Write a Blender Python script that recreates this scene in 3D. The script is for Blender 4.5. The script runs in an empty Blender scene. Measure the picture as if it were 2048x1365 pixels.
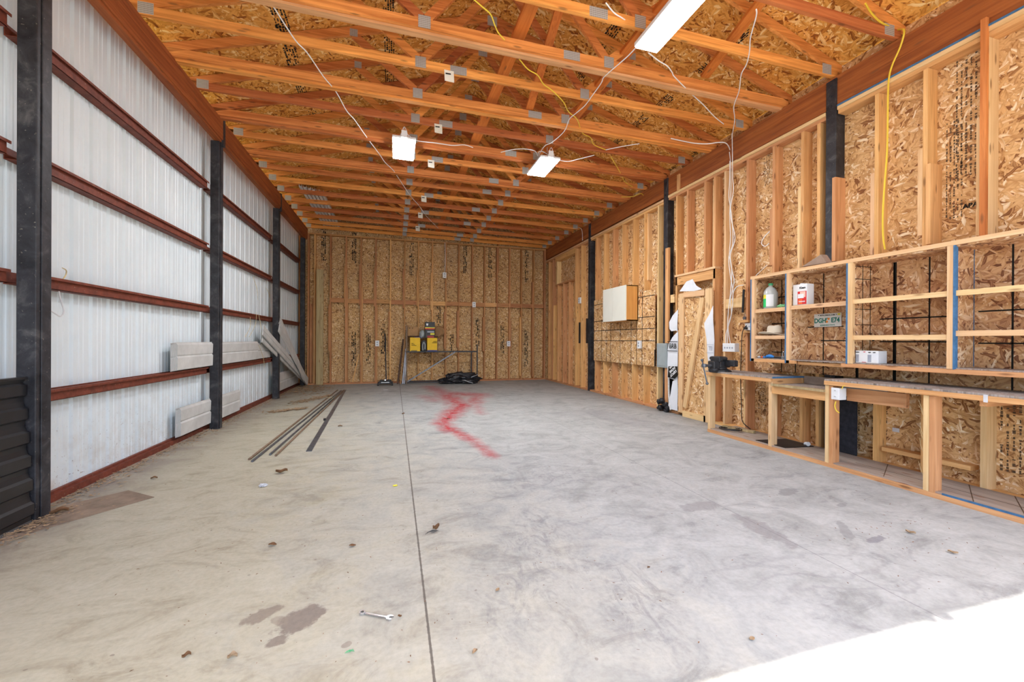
import bpy, bmesh, math, random
from mathutils import Vector, Matrix
random.seed(7)
S = bpy.context.scene
COL = S.collection

# ------------------------------------------------------------------ camera
F, YAW, PITCH, ROLL, EYE = 812.045, 16.115, -0.081, 0.284, 1.284
cd = bpy.data.cameras.new('camera'); cam = bpy.data.objects.new('camera', cd); COL.objects.link(cam)
cd.sensor_width = 36.0; cd.lens = F/2048*36.0; cd.clip_start = 0.02; cd.clip_end = 500
cam.matrix_world = (Matrix.Translation((0, 0, EYE)) @ Matrix.Rotation(math.radians(-YAW), 4, 'Z')
                    @ Matrix.Rotation(math.radians(90+PITCH), 4, 'X') @ Matrix.Rotation(math.radians(ROLL), 4, 'Z'))
S.camera = cam

# ------------------------------------------------------------------ view, world, sun
S.view_settings.view_transform = 'Standard'; S.view_settings.look = 'None'
S.view_settings.gamma = 1.0; S.view_settings.use_curve_mapping = False
S.view_settings.exposure = 0.98
W = bpy.data.worlds.new('world'); S.world = W; W.use_nodes = True
wn = W.node_tree; wn.nodes.clear()
wo = wn.nodes.new('ShaderNodeOutputWorld'); wb = wn.nodes.new('ShaderNodeBackground')
sk = wn.nodes.new('ShaderNodeTexSky'); sk.sky_type = 'NISHITA'; sk.sun_disc = False
sk.sun_elevation = math.radians(66); sk.sun_rotation = math.radians(180); sk.air_density = 1.0; sk.dust_density = 2.5
wb.inputs['Strength'].default_value = 0.40
wn.links.new(sk.outputs[0], wb.inputs[0]); wn.links.new(wb.outputs[0], wo.inputs[0])
sd = bpy.data.lights.new('sun', 'SUN'); sd.energy = 6.0; sd.angle = math.radians(0.53); sd.color = (1.0, 0.95, 0.87)
sun = bpy.data.objects.new('sun', sd); COL.objects.link(sun); sun.location = (0, -6, 14)
HEAD_Y, HEAD_Z, SHADOW_Y = -0.33, 3.90, 1.262
sdir = Vector((0.0, SHADOW_Y-HEAD_Y, -HEAD_Z)).normalized()
sun.rotation_euler = sdir.to_track_quat('-Z', 'Y').to_euler()

# ------------------------------------------------------------------ measuring: a line of sight met with a real plane of the building
_a, _b, _c = (math.radians(t) for t in (YAW, PITCH, ROLL))
def P(u, v, ax, val):
    x = (u-1024)/F; y = -(v-682.5)/F; z = 1.0
    x, y = x*math.cos(_c)+y*math.sin(_c), -x*math.sin(_c)+y*math.cos(_c)
    y, z = y*math.cos(_b)+z*math.sin(_b), -y*math.sin(_b)+z*math.cos(_b)
    r = Vector((x*math.cos(_a)+z*math.sin(_a), -x*math.sin(_a)+z*math.cos(_a), y))
    o = Vector((0, 0, EYE)); i = 'XYZ'.index(ax)
    return o + r*((val-o[i])/r[i])

# ------------------------------------------------------------------ materials
class NT:
    def __init__(s, name, rough=0.7, metal=0.0, spec=0.3):
        s.m = bpy.data.materials.new(name); s.m.use_nodes = True; s.t = s.m.node_tree
        s.b = s.t.nodes['Principled BSDF']; s.b.inputs['Roughness'].default_value = rough
        s.b.inputs['Metallic'].default_value = metal; s.b.inputs['Specular IOR Level'].default_value = spec
    def n(s, t, **k):
        o = s.t.nodes.new(t)
        for a, b in k.items(): setattr(o, a, b)
        return o
    def l(s, a, b): s.t.links.new(a, b)
    def math(s, op, a, b=None, c=None, clamp=False):
        o = s.n('ShaderNodeMath', operation=op); o.use_clamp = clamp
        for i, x in enumerate((a, b, c)):
            if x is None: continue
            if isinstance(x, (int, float)): o.inputs[i].default_value = x
            else: s.l(x, o.inputs[i])
        return o.outputs[0]
    def ramp(s, fac, stops, interp='LINEAR'):
        o = s.n('ShaderNodeValToRGB'); cr = o.color_ramp; cr.interpolation = interp
        while len(cr.elements) < len(stops): cr.elements.new(0.5)
        for e, (p, c) in zip(cr.elements, stops):
            e.position = p; e.color = (*c, 1) if len(c) == 3 else c
        if fac is not None: s.l(fac, o.inputs[0])
        return o.outputs[0]
    def mix(s, fac, a, b, mode='MIX'):
        o = s.n('ShaderNodeMix', data_type='RGBA', blend_type=mode)
        for i, x in ((0, fac), (6, a), (7, b)):
            if isinstance(x, (int, float)): o.inputs[i].default_value = x
            elif isinstance(x, tuple): o.inputs[i].default_value = (*x, 1)
            else: s.l(x, o.inputs[i])
        return o.outputs[2]
    def noise(s, vec, scale, detail=3, rough=.5, dist=0.0, out=0):
        o = s.n('ShaderNodeTexNoise'); o.inputs['Scale'].default_value = scale
        o.inputs['Detail'].default_value = detail; o.inputs['Roughness'].default_value = rough
        o.inputs['Distortion'].default_value = dist
        if vec is not None: s.l(vec, o.inputs['Vector'])
        return o.outputs[out]
    def obj(s): return s.n('ShaderNodeTexCoord').outputs['Object']
    def world(s): return s.n('ShaderNodeNewGeometry').outputs['Position']
    def mapv(s, vec, scale=(1, 1, 1), rot=(0, 0, 0), loc=(0, 0, 0)):
        o = s.n('ShaderNodeMapping'); o.inputs['Scale'].default_value = scale
        o.inputs['Rotation'].default_value = rot; o.inputs['Location'].default_value = loc
        s.l(vec, o.inputs['Vector']); return o.outputs[0]
    def bump(s, h, strength=.3, dist=.005):
        o = s.n('ShaderNodeBump'); o.inputs['Strength'].default_value = strength
        o.inputs['Distance'].default_value = dist; s.l(h, o.inputs['Height']); s.l(o.outputs[0], s.b.inputs['Normal'])
    def col(s, c):
        if isinstance(c, tuple): s.b.inputs['Base Color'].default_value = (*c, 1)
        else: s.l(c, s.b.inputs['Base Color'])
        return s.m

def plain(name, c, rough=.6, metal=0., spec=.3, var=.12, scale=9.0):
    t = NT(name, rough, metal, spec); n = t.noise(t.obj(), scale, 4, .6)
    d = tuple(max(0, x*(1-var)) for x in c); e = tuple(min(1, x*(1+var)) for x in c)
    return t.col(t.ramp(n, [(.3, d), (.7, e)]))

def osb(name, dark, mid, light, pale, axes='yz', wl=12.0, ws=46.0, grey=None):
    """strand board: six layers of thin flakes at different angles, the highest flake showing"""
    t = NT(name, .75); p = t.world(); sp = t.n('ShaderNodeSeparateXYZ'); t.l(p, sp.inputs[0])
    cb = t.n('ShaderNodeCombineXYZ'); ix = {'x': 0, 'y': 1, 'z': 2}
    t.l(sp.outputs[ix[axes[0]]], cb.inputs[0]); t.l(sp.outputs[ix[axes[1]]], cb.inputs[1])
    base = cb.outputs[0]
    nz = t.noise(base, 9.0, 2, .5, out=1); sub = t.n('ShaderNodeVectorMath', operation='MULTIPLY_ADD')
    t.l(nz, sub.inputs[0]); sub.inputs[1].default_value = (.05, .05, 0); t.l(base, sub.inputs[2]); base = sub.outputs[0]
    cur = None
    for k, ang in enumerate((6, 38, 71, 103, 136, 163)):
        mp = t.n('ShaderNodeMapping'); mp.vector_type = 'POINT'; mp.inputs['Rotation'].default_value = (0, 0, math.radians(ang))
        mp.inputs['Location'].default_value = (k*3.7, k*1.3, 0); t.l(base, mp.inputs['Vector'])
        f = (1., .82, 1.18, .9, 1.3, .75)[k]; mv = t.mapv(mp.outputs[0], (wl*f, ws*f, 1))
        vo = t.n('ShaderNodeTexVoronoi', voronoi_dimensions='2D'); vo.inputs['Scale'].default_value = 1.0
        t.l(mv, vo.inputs['Vector'])
        c = t.n('ShaderNodeSeparateColor'); t.l(vo.outputs['Color'], c.inputs[0])
        gr = t.noise(t.mapv(mv, (.35, 3.2, 1)), 1.0, 2, .5)
        if cur is None: cur = (c.outputs[0], c.outputs[1], vo.outputs['Distance'], gr)
        else:
            g = t.math('GREATER_THAN', c.outputs[0], cur[0]); ng = t.math('SUBTRACT', 1.0, g)
            def sel(a, b): return t.math('MULTIPLY_ADD', b, g, t.math('MULTIPLY', a, ng))
            cur = (t.math('MAXIMUM', cur[0], c.outputs[0]), sel(cur[1], c.outputs[1]), sel(cur[2], vo.outputs['Distance']), sel(cur[3], gr))
    big = t.noise(base, 1.3, 3, .6)
    v = t.math('MULTIPLY_ADD', t.math('SUBTRACT', cur[3], .5), .55, cur[1])
    v = t.math('MULTIPLY_ADD', t.math('SUBTRACT', big, .5), .35, v, clamp=True)
    c = t.ramp(v, [(0., dark), (.05, dark), (.17, mid), (.50, light), (.80, light), (1., pale)])
    edge = t.ramp(cur[2], [(.30, (1, 1, 1)), (.8, (.78, .68, .56))])
    c = t.mix(1.0, c, edge, 'MULTIPLY')
    if grey is not None:
        gn = t.ramp(t.noise(base, .8, 4, .6), [(.45, (0, 0, 0)), (.7, (1, 1, 1))])
        c = t.mix(t.math('MULTIPLY', gn, .35), c, grey)
    t.bump(cur[1], .2, .002); return t.col(c)

def lumber(name, c0, c1, knot=(.22, .09, .03), axis='z', rnd=.25, rough=.65):
    t = NT(name, rough); o = t.obj(); info = t.n('ShaderNodeObjectInfo').outputs['Random']
    st = {'x': (1.2, 26, 26), 'y': (26, 1.2, 26), 'z': (26, 26, 1.2)}[axis]
    kb = {'x': (3.2, 13, 13), 'y': (13, 3.2, 13), 'z': (13, 13, 3.2)}[axis]
    off = t.n('ShaderNodeVectorMath', operation='ADD'); t.l(o, off.inputs[0])
    cbx = t.n('ShaderNodeCombineXYZ'); mm = t.math('MULTIPLY', info, 37.0)
    for i in range(3): t.l(mm, cbx.inputs[i])
    t.l(cbx.outputs[0], off.inputs[1]); vec = off.outputs[0]
    g = t.noise(t.mapv(vec, st), 1.0, 4, .6, .8)
    c = t.ramp(g, [(.28, c0), (.72, c1)])
    k = t.n('ShaderNodeTexVoronoi'); k.inputs['Scale'].default_value = 1.0; t.l(t.mapv(vec, kb), k.inputs['Vector'])
    kn = t.ramp(k.outputs['Distance'], [(.09, (1, 1, 1)), (.19, (0, 0, 0))])
    c = t.mix(t.math('MULTIPLY', kn, .75), c, knot)
    wv = t.noise(vec, 1.6, 3, .6)
    hs = t.n('ShaderNodeHueSaturation'); t.l(c, hs.inputs['Color'])
    v1 = t.math('ADD', t.math('MULTIPLY', info, rnd), 1.0-rnd*.55)
    t.l(t.math('MULTIPLY', v1, t.math('ADD', t.math('MULTIPLY', wv, .35), .82)), hs.inputs['Value'])
    t.l(t.math('ADD', t.math('MULTIPLY', info, .022), .487), hs.inputs['Hue'])
    t.bump(g, .12, .002); return t.col(hs.outputs[0])

M = {}
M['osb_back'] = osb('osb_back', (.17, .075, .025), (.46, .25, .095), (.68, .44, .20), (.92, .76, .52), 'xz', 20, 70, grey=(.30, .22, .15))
M['osb_right'] = osb('osb_right', (.25, .10, .035), (.54, .29, .115), (.735, .46, .215), (.94, .80, .58), 'yz', 11.5, 50)
M['osb_roof'] = osb('osb_roof', (.26, .07, .008), (.60, .235, .035), (.80, .385, .08), (.97, .70, .32), 'xy', 10, 42)
for ax in ('yz', 'xz', 'xy'): M['osb_shelf_'+ax] = osb('osb_shelf_'+ax, (.21, .085, .04), (.47, .235, .115), (.68, .41, .21), (.88, .70, .49), ax, 9.5, 50)
M['deck'] = lumber('plywood_deck', (.30, .25, .20), (.48, .40, .32), axis='y', rnd=0)
M['benchtop'] = osb('osb_benchtop', (.20, .17, .15), (.30, .26, .23), (.36, .31, .28), (.42, .38, .35), 'xy', 16, 60)
for ax in 'xyz':
    M['stud_'+ax] = lumber('pine_lumber_'+ax, (.56, .27, .095), (.80, .46, .20), axis=ax)
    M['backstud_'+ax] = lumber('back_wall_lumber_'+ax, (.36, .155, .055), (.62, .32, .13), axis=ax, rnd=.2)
    M['pale_'+ax] = lumber('pale_pine_'+ax, (.66, .40, .18), (.85, .60, .33), axis=ax, rnd=.12)
    M['truss_'+ax] = lumber('truss_lumber_'+ax, (.42, .115, .022), (.82, .33, .088), axis=ax, rnd=.55)
M['beam_y'] = lumber('eave_beam_timber', (.21, .06, .014), (.44, .155, .035), axis='y', rnd=.05)
M['brace_y'] = lumber('orange_brace_lumber', (.50, .13, .02), (.72, .24, .045), axis='y', rnd=.05)
M['old_z'] = lumber('weathered_plank_wood', (.30, .21, .10), (.52, .40, .22), axis='z', rnd=.05)
M['darkwood_z'] = lumber('dark_stained_wood', (.04, .02, .012), (.11, .055, .03), axis='z', rnd=.1)

def black_post():
    t = NT('black_post_paint', .55, 0, .4); o = t.world()
    n = t.noise(o, 7, 5, .65, .6); s = t.noise(o, 60, 2, .5)
    c = t.ramp(n, [(.35, (.010, .010, .013)), (.55, (.030, .030, .036)), (.68, (.075, .073, .075)), (.85, (.15, .14, .14))])
    c = t.mix(t.ramp(s, [(.70, (0, 0, 0)), (.76, (.6, .6, .6))]), c, (.28, .25, .2)); return t.col(c)
M['black'] = black_post()
def red_girt():
    t = NT('red_oxide_steel', .6, 0, .35); o = t.world()
    n = t.noise(o, 14, 5, .7); s = t.noise(o, 55, 2, .5)
    c = t.ramp(n, [(.3, (.10, .025, .015)), (.7, (.22, .055, .032))])
    c = t.mix(t.ramp(s, [(.68, (0, 0, 0)), (.75, (.7, .7, .7))]), c, (.30, .22, .16)); return t.col(c)
M['red'] = red_girt()
def metal_sheet():
    t = NT('white_ribbed_sheet', .42, 0, .45); o = t.world()
    n = t.noise(o, 2.2, 4, .6)
    c = t.ramp(n, [(.3, (.62, .69, .73)), (.7, (.69, .75, .78))])
    sx = t.n('ShaderNodeSeparateXYZ'); t.l(o, sx.inputs[0])
    spk = t.ramp(t.noise(t.mapv(o, (1, 1, .75)), 42, 2, .6), [(.66, (0, 0, 0)), (.70, (1, 1, 1))])
    low = t.math('MULTIPLY', t.math('SUBTRACT', 1.15, sx.outputs[2]), .85, clamp=True)
    low = t.math('ADD', t.math('MULTIPLY', t.math('POWER', low, 2.2), .85), .05)
    c = t.mix(t.math('MULTIPLY', spk, low), c, (.20, .13, .08))
    dirt = t.math('MULTIPLY', t.ramp(t.noise(o, 7, 5, .7), [(.45, (0, 0, 0)), (.8, (1, 1, 1))]), low)
    c = t.mix(dirt, c, (.42, .36, .30)); return t.col(c)
M['sheet'] = metal_sheet()
M['galv'] = plain('galvanised_steel', (.66, .66, .64), .5, .1, .5, .2, 30)
def plate_mat():
    t = NT('toothed_plate_steel', .5, .3, .5); o = t.obj()
    wv = t.n('ShaderNodeTexWave', wave_type='BANDS', bands_direction='Z'); wv.inputs['Scale'].default_value = 18; t.l(o, wv.inputs['Vector'])
    w2 = t.n('ShaderNodeTexWave', wave_type='BANDS', bands_direction='X'); w2.inputs['Scale'].default_value = 30; t.l(o, w2.inputs['Vector'])
    c = t.ramp(t.math('MULTIPLY', wv.outputs['Fac'], w2.outputs['Fac']), [(.1, (.52, .51, .48)), (.55, (.17, .15, .12))]); return t.col(c)
M['plate'] = plate_mat()
M['white'] = plain('white_plastic', (.78, .79, .80), .4, 0, .4, .03)
M['wire_white'] = plain('white_cable_sheath', (.80, .80, .78), .45, 0, .4, .05)
M['wire_yellow'] = plain('yellow_cable_sheath', (.80, .58, .05), .45, 0, .4, .05)
M['wire_black'] = plain('black_rubber', (.015, .015, .017), .5, 0, .4, .2)
M['paper'] = plain('paper_tag', (.80, .77, .66), .8, 0, .1, .05)
M['ink'] = plain('black_ink', (.02, .018, .016), .8, 0, .1, .3)
M['ink_faded'] = plain('faded_black_ink', (.12, .075, .045), .8, 0, .1, .5, 30)
M['siding'] = plain('grey_vinyl_siding', (.52, .52, .505), .5, 0, .3, .12, 5)
M['wrap'] = plain('white_house_wrap', (.74, .76, .80), .55, 0, .3, .05, 4)
M['blue'] = plain('blue_edge_tape', (.06, .16, .30), .6, 0, .3, .25, 25)
M['cream'] = plain('cream_laminate', (.76, .75, .66), .35, 0, .4, .02, 3)
M['veneer'] = lumber('honey_veneer', (.58, .25, .06), (.74, .37, .10), axis='z', rnd=.02)
M['panelgrey'] = plain('grey_painted_steel', (.33, .37, .37), .45, 0, .4, .05)
M['steel'] = plain('bare_steel', (.16, .17, .19), .4, .7, .5, .3, 12)
M['rust'] = plain('rusty_steel', (.22, .15, .10), .65, .3, .4, .4, 20)
M['chrome'] = plain('chromed_steel', (.62, .63, .65), .22, .95, .5, .1, 20)
M['darksteel'] = plain('dark_steel', (.035, .038, .045), .5, .4, .5, .4, 20)
M['castiron'] = plain('grey_cast_iron', (.035, .035, .038), .5, .3, .5, .3, 30)
M['yellow'] = plain('yellow_carton', (.80, .50, .015), .5, 0, .3, .06)
M['navy'] = plain('blue_print', (.02, .03, .22), .5, 0, .3, .1)
M['redp'] = plain('red_print', (.60, .03, .03), .5, 0, .3, .1)
M['orangep'] = plain('orange_print', (.78, .14, .04), .5, 0, .3, .15, 14)
M['peach'] = plain('peach_print', (.80, .50, .40), .5, 0, .3, .1)
M['blackp'] = plain('black_carton', (.02, .02, .022), .45, 0, .4, .2)
M['yellowprint'] = plain('yellow_print', (.75, .66, .06), .5, 0, .3, .1)
M['greyp'] = plain('grey_print', (.34, .36, .42), .5, 0, .3, .15)
M['cardboard'] = plain('brown_cardboard', (.42, .25, .12), .8, 0, .1, .12)
M['kraft'] = plain('grey_brown_card', (.34, .25, .19), .75, 0, .2, .15)
M['bag'] = plain('black_nylon', (.012, .012, .015), .42, 0, .5, .4, 12)
M['leaf'] = plain('dry_leaf', (.19, .10, .05), .8, 0, .1, .5, 20)
M['leafpale'] = plain('pale_dry_leaf', (.36, .25, .15), .8, 0, .1, .4, 20)
M['straw'] = plain('straw', (.55, .45, .25), .8, 0, .1, .3, 20)
M['green'] = plain('green_plastic', (.08, .42, .18), .45, 0, .4, .1)
M['labelgreen'] = plain('green_label', (.03, .55, .16), .5, 0, .3, .1)
M['cloth'] = plain('green_cloth', (.28, .62, .32), .9, 0, .1, .25, 30)
M['hat'] = plain('straw_coloured_felt', (.66, .58, .46), .85, 0, .1, .08)
M['hatbrown'] = plain('brown_hat_band', (.35, .24, .15), .85, 0, .1, .08)
M['bluetool'] = plain('blue_tool_plastic', (.03, .22, .62), .4, 0, .4, .1)
M['plategreen'] = plain('dark_green_paint', (.01, .20, .15), .4, 0, .4, .1)
M['fruit'] = plain('orange_paint', (.85, .27, .04), .4, 0, .4, .15, 40)
M['platewhite'] = plain('licence_plate_white', (.74, .74, .70), .4, 0, .4, .05, 30)
M['dirt'] = plain('bare_dirt', (.26, .20, .15), .95, 0, .1, .3, 6)
M['grass'] = plain('dry_grass', (.36, .36, .10), .95, 0, .1, .25, 2)
M['darkpanel'] = plain('black_ribbed_metal', (.014, .014, .016), .4, 0, .5, .3, 6)
M['felt'] = plain('black_felt_paper', (.025, .026, .034), .8, 0, .2, .4, 18)
M['gum'] = plain('grey_paper', (.60, .60, .62), .8, 0, .1, .1)

def emit(name, strength, c=(1, 1, 1)):
    t = NT(name); t.b.inputs['Emission Color'].default_value = (*c, 1); t.b.inputs['Emission Strength'].default_value = strength
    return t.col((.8, .8, .8))
M['led'] = emit('lit_diffuser', 85, (.93, .96, 1.0)); M['led_long'] = emit('lit_long_diffuser', 24, (.95, .97, 1.0))
def clear_plastic():
    t = NT('cloudy_plastic', .25, 0, .5); t.b.inputs['Transmission Weight'].default_value = .35
    return t.col((.72, .76, .74))
M['cloudy'] = clear_plastic()

def concrete():
    t = NT('concrete_floor', .62, 0, .35); p = t.world()
    sp = t.n('ShaderNodeSeparateXYZ'); t.l(p, sp.inputs[0]); X, Y = sp.outputs[0], sp.outputs[1]
    big = t.noise(p, .55, 4, .6, .5); mid = t.noise(p, 2.6, 6, .65, 1.2)
    sw = t.noise(t.mapv(p, (1., 1.7, 1), (0, 0, .5)), 2.4, 8, .72, 1.1); fine = t.noise(p, 38, 3, .6)
    base = t.ramp(mid, [(.30, (.29, .302, .29)), (.50, (.385, .398, .388)), (.72, (.445, .460, .450))])
    base = t.mix(1.0, base, t.ramp(sw, [(.32, (.70, .70, .71)), (.46, (.98, .98, .98)), (.68, (1.07, 1.07, 1.07))]), 'MULTIPLY')
    # trowel arcs
    wv = t.n('ShaderNodeTexWave', wave_type='RINGS'); wv.inputs['Scale'].default_value = 2.1; wv.inputs['Distortion'].default_value = 14
    wv.inputs['Detail'].default_value = 4; wv.inputs['Detail Scale'].default_value = .8; t.l(t.mapv(p, (1, 1, 0), (0, 0, 0), (3, -2, 0)), wv.inputs['Vector'])
    am = t.ramp(t.noise(p, .9, 2, .5), [(.45, (0, 0, 0)), (.65, (1, 1, 1))])
    base = t.mix(t.math('MULTIPLY', t.ramp(wv.outputs['Fac'], [(.0, (1, 1, 1)), (.16, (0, 0, 0))]), t.math('MULTIPLY', am, .32)), base, (.22, .22, .23))
    # blotchy tan tint, stronger towards the left and the near end
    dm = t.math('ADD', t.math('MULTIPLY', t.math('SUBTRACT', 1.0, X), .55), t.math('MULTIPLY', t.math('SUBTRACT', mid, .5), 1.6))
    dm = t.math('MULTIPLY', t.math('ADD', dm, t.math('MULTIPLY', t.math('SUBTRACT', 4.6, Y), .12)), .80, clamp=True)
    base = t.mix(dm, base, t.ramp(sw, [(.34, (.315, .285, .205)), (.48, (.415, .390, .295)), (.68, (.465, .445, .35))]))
    # dark scuffs
    def blob(cx, cy, rx, ry, ang=0., wob=.35, soft=.25, nsc=6.):
        m = t.n('ShaderNodeVectorMath', operation='SUBTRACT'); t.l(p, m.inputs[0]); m.inputs[1].default_value = (cx, cy, 0)
        q = t.n('ShaderNodeVectorRotate', rotation_type='Z_AXIS'); t.l(m.outputs[0], q.inputs['Vector']); q.inputs['Angle'].default_value = -ang
        s = t.mapv(q.outputs[0], (1/rx, 1/ry, 0)); ln = t.n('ShaderNodeVectorMath', operation='LENGTH'); t.l(s, ln.inputs[0])
        d = t.math('ADD', ln.outputs['Value'], t.math('MULTIPLY', t.math('SUBTRACT', t.noise(p, nsc, 4, .65), .5), wob*2))
        return t.ramp(d, [(1-soft, (1, 1, 1)), (1, (0, 0, 0))])
    sc = t.ramp(t.noise(t.mapv(p, (2.2, 1., 1), (0, 0, -.5)), 5.5, 6, .75, 1.5), [(.46, (0, 0, 0)), (.66, (1, 1, 1))])
    for (cx, cy, rx, ry, an, k) in ((.75, 2.15, .42, 1.0, -.5, .55), (1.15, 1.75, .25, .6, -.35, .6), (1.35, 3.6, .9, .55, .1, .5), (2.2, 2.9, .3, .9, .2, .25), (-.3, 6.1, .8, .35, 0, .3), (.95, 2.7, .3, .8, 0, .35)):
        base = t.mix(t.math('MULTIPLY', t.math('MULTIPLY', blob(cx, cy, rx, ry, an, .5, .9, 2.), sc), k), base, (.15, .15, .165))
    for (cx, cy, rx, ry, an, k, c) in ((-.405, 2.05, .115, .085, .5, .7, (.20, .165, .135)), (-.585, 2.13, .085, .05, .5, .62, (.22, .18, .14)), (-.475, 1.93, .05, .035, .3, .7, (.21, .175, .14)),
                                       (-.50, 2.07, .05, .03, -.7, .5, (.26, .22, .17)), (-.19, 1.83, .022, .016, .5, .5, (.24, .2, .16)),
                                       (2.42, 2.20, .26, .09, 1.5, .55, (.255, .25, .25)), (2.30, 2.62, .19, .09, .1, .5, (.255, .25, .25)),
                                       (3.25, 2.68, .16, .06, .2, .6, (.23, .235, .235)), (2.95, 2.02, .2, .035, .8, .5, (.23, .235, .235)), (3.02, 1.88, .10, .03, .2, .6, (.2, .2, .22)),
                                       (3.4, 2.35, .08, .03, .2, .5, (.23, .235, .235)), (3.6, 6.0, .35, .9, .2, .25, (.26, .26, .28)), (3.2, 6.6, .7, .35, .0, .25, (.27, .27, .28))):
        base = t.mix(t.math('MULTIPLY', blob(cx, cy, rx, ry, an, .95, .22, 10.), min(1, k*1.25)), base, c)
    # red paint overspray
    rn = t.ramp(t.noise(t.mapv(p, (1.4, 1, 1)), 7.5, 5, .7), [(.30, (.25, .25, .25)), (.52, (1, 1, 1))])
    def seg(a, b, r, k):
        ax, ay = P(a[0], a[1], 'Z', 0).xy; bx, by = P(b[0], b[1], 'Z', 0).xy; dx, dy = bx-ax, by-ay; L = dx*dx+dy*dy
        px, py = t.math('SUBTRACT', X, ax), t.math('SUBTRACT', Y, ay)
        h = t.math('DIVIDE', t.math('ADD', t.math('MULTIPLY', px, dx), t.math('MULTIPLY', py, dy)), L, clamp=True)
        qx, qy = t.math('SUBTRACT', px, t.math('MULTIPLY', h, dx)), t.math('SUBTRACT', py, t.math('MULTIPLY', h, dy))
        d = t.math('SQRT', t.math('ADD', t.math('MULTIPLY', qx, qx), t.math('MULTIPLY', t.math('MULTIPLY', qy, qy), .45)))
        d = t.math('ADD', t.math('DIVIDE', d, r), wobble)
        return t.math('MULTIPLY', t.math('SUBTRACT', 1.0, d, clamp=True), k)
    wobble = t.math('MULTIPLY', t.math('SUBTRACT', t.noise(p, 3.2, 5, .7), .5), 1.5)
    tot = None
    for a, b, r, k in (((862, 776), (900, 793), .36, 1.1), ((895, 792), (925, 812), .40, 1.5), ((925, 812), (903, 830), .30, 1.6), ((903, 830), (887, 848), .24, 1.6), ((887, 848), (902, 862), .20, 1.7), ((902, 860), (945, 880), .16, 1.4),
                       ((945, 880), (985, 912), .12, 1.1), ((900, 789), (955, 791), .45, 1.3), ((955, 791), (948, 806), .30, 1.2), ((950, 803), (962, 828), .17, .7), ((850, 795), (872, 803), .28, .7)):
        q = seg(a, b, r, k); tot = q if tot is None else t.math('MAXIMUM', tot, q)
    base = t.mix(t.math('MULTIPLY', t.math('MULTIPLY', tot, rn), .62, clamp=True), base, (.40, .04, .05))
    # saw cuts
    def cut(x0, slope, w, k, c):
        d = t.math('ABSOLUTE', t.math('SUBTRACT', t.math('SUBTRACT', X, x0), t.math('MULTIPLY', Y, slope)))
        d = t.math('ADD', d, t.math('MULTIPLY', t.math('SUBTRACT', fine, .5), .006))
        mk = t.math('MULTIPLY', t.ramp(t.math('MULTIPLY', d, 1/w), [(.6, (1, 1, 1)), (1., (0, 0, 0))]), k)
        return t.mix(mk, base, c)
    base = cut(.150, -.0005, .0065, .9, (.10, .085, .07)); base = cut(2.45, 0, .005, .55, (.17, .17, .18))
    d = t.math('ABSOLUTE', t.math('SUBTRACT', Y, 9.15)); base = t.mix(t.math('MULTIPLY', t.ramp(t.math('MULTIPLY', d, 60), [(.5, (1, 1, 1)), (1, (0, 0, 0))]), .25), base, (.2, .2, .2))
    # darker brown tint towards the side walls
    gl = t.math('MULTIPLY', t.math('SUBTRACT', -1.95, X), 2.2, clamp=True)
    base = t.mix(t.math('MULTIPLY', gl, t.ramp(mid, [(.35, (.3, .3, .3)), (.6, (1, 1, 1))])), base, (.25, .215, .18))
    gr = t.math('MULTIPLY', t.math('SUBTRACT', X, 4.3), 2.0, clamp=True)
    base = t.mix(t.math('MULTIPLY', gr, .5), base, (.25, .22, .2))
    base = t.mix(1.0, base, t.ramp(fine, [(.25, (.88, .88, .88)), (.6, (1.03, 1.03, 1.03))]), 'MULTIPLY')
    dots = t.ramp(t.noise(p, 26, 1, .4), [(.775, (0, 0, 0)), (.79, (1, 1, 1))]); base = t.mix(t.math('MULTIPLY', dots, .6), base, (.18, .15, .12))
    t.bump(mid, .12, .01); return t.col(base)
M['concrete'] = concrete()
M['apron'] = plain('outdoor_concrete', (.50, .49, .46), .8, 0, .2, .08, 3)

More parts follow.
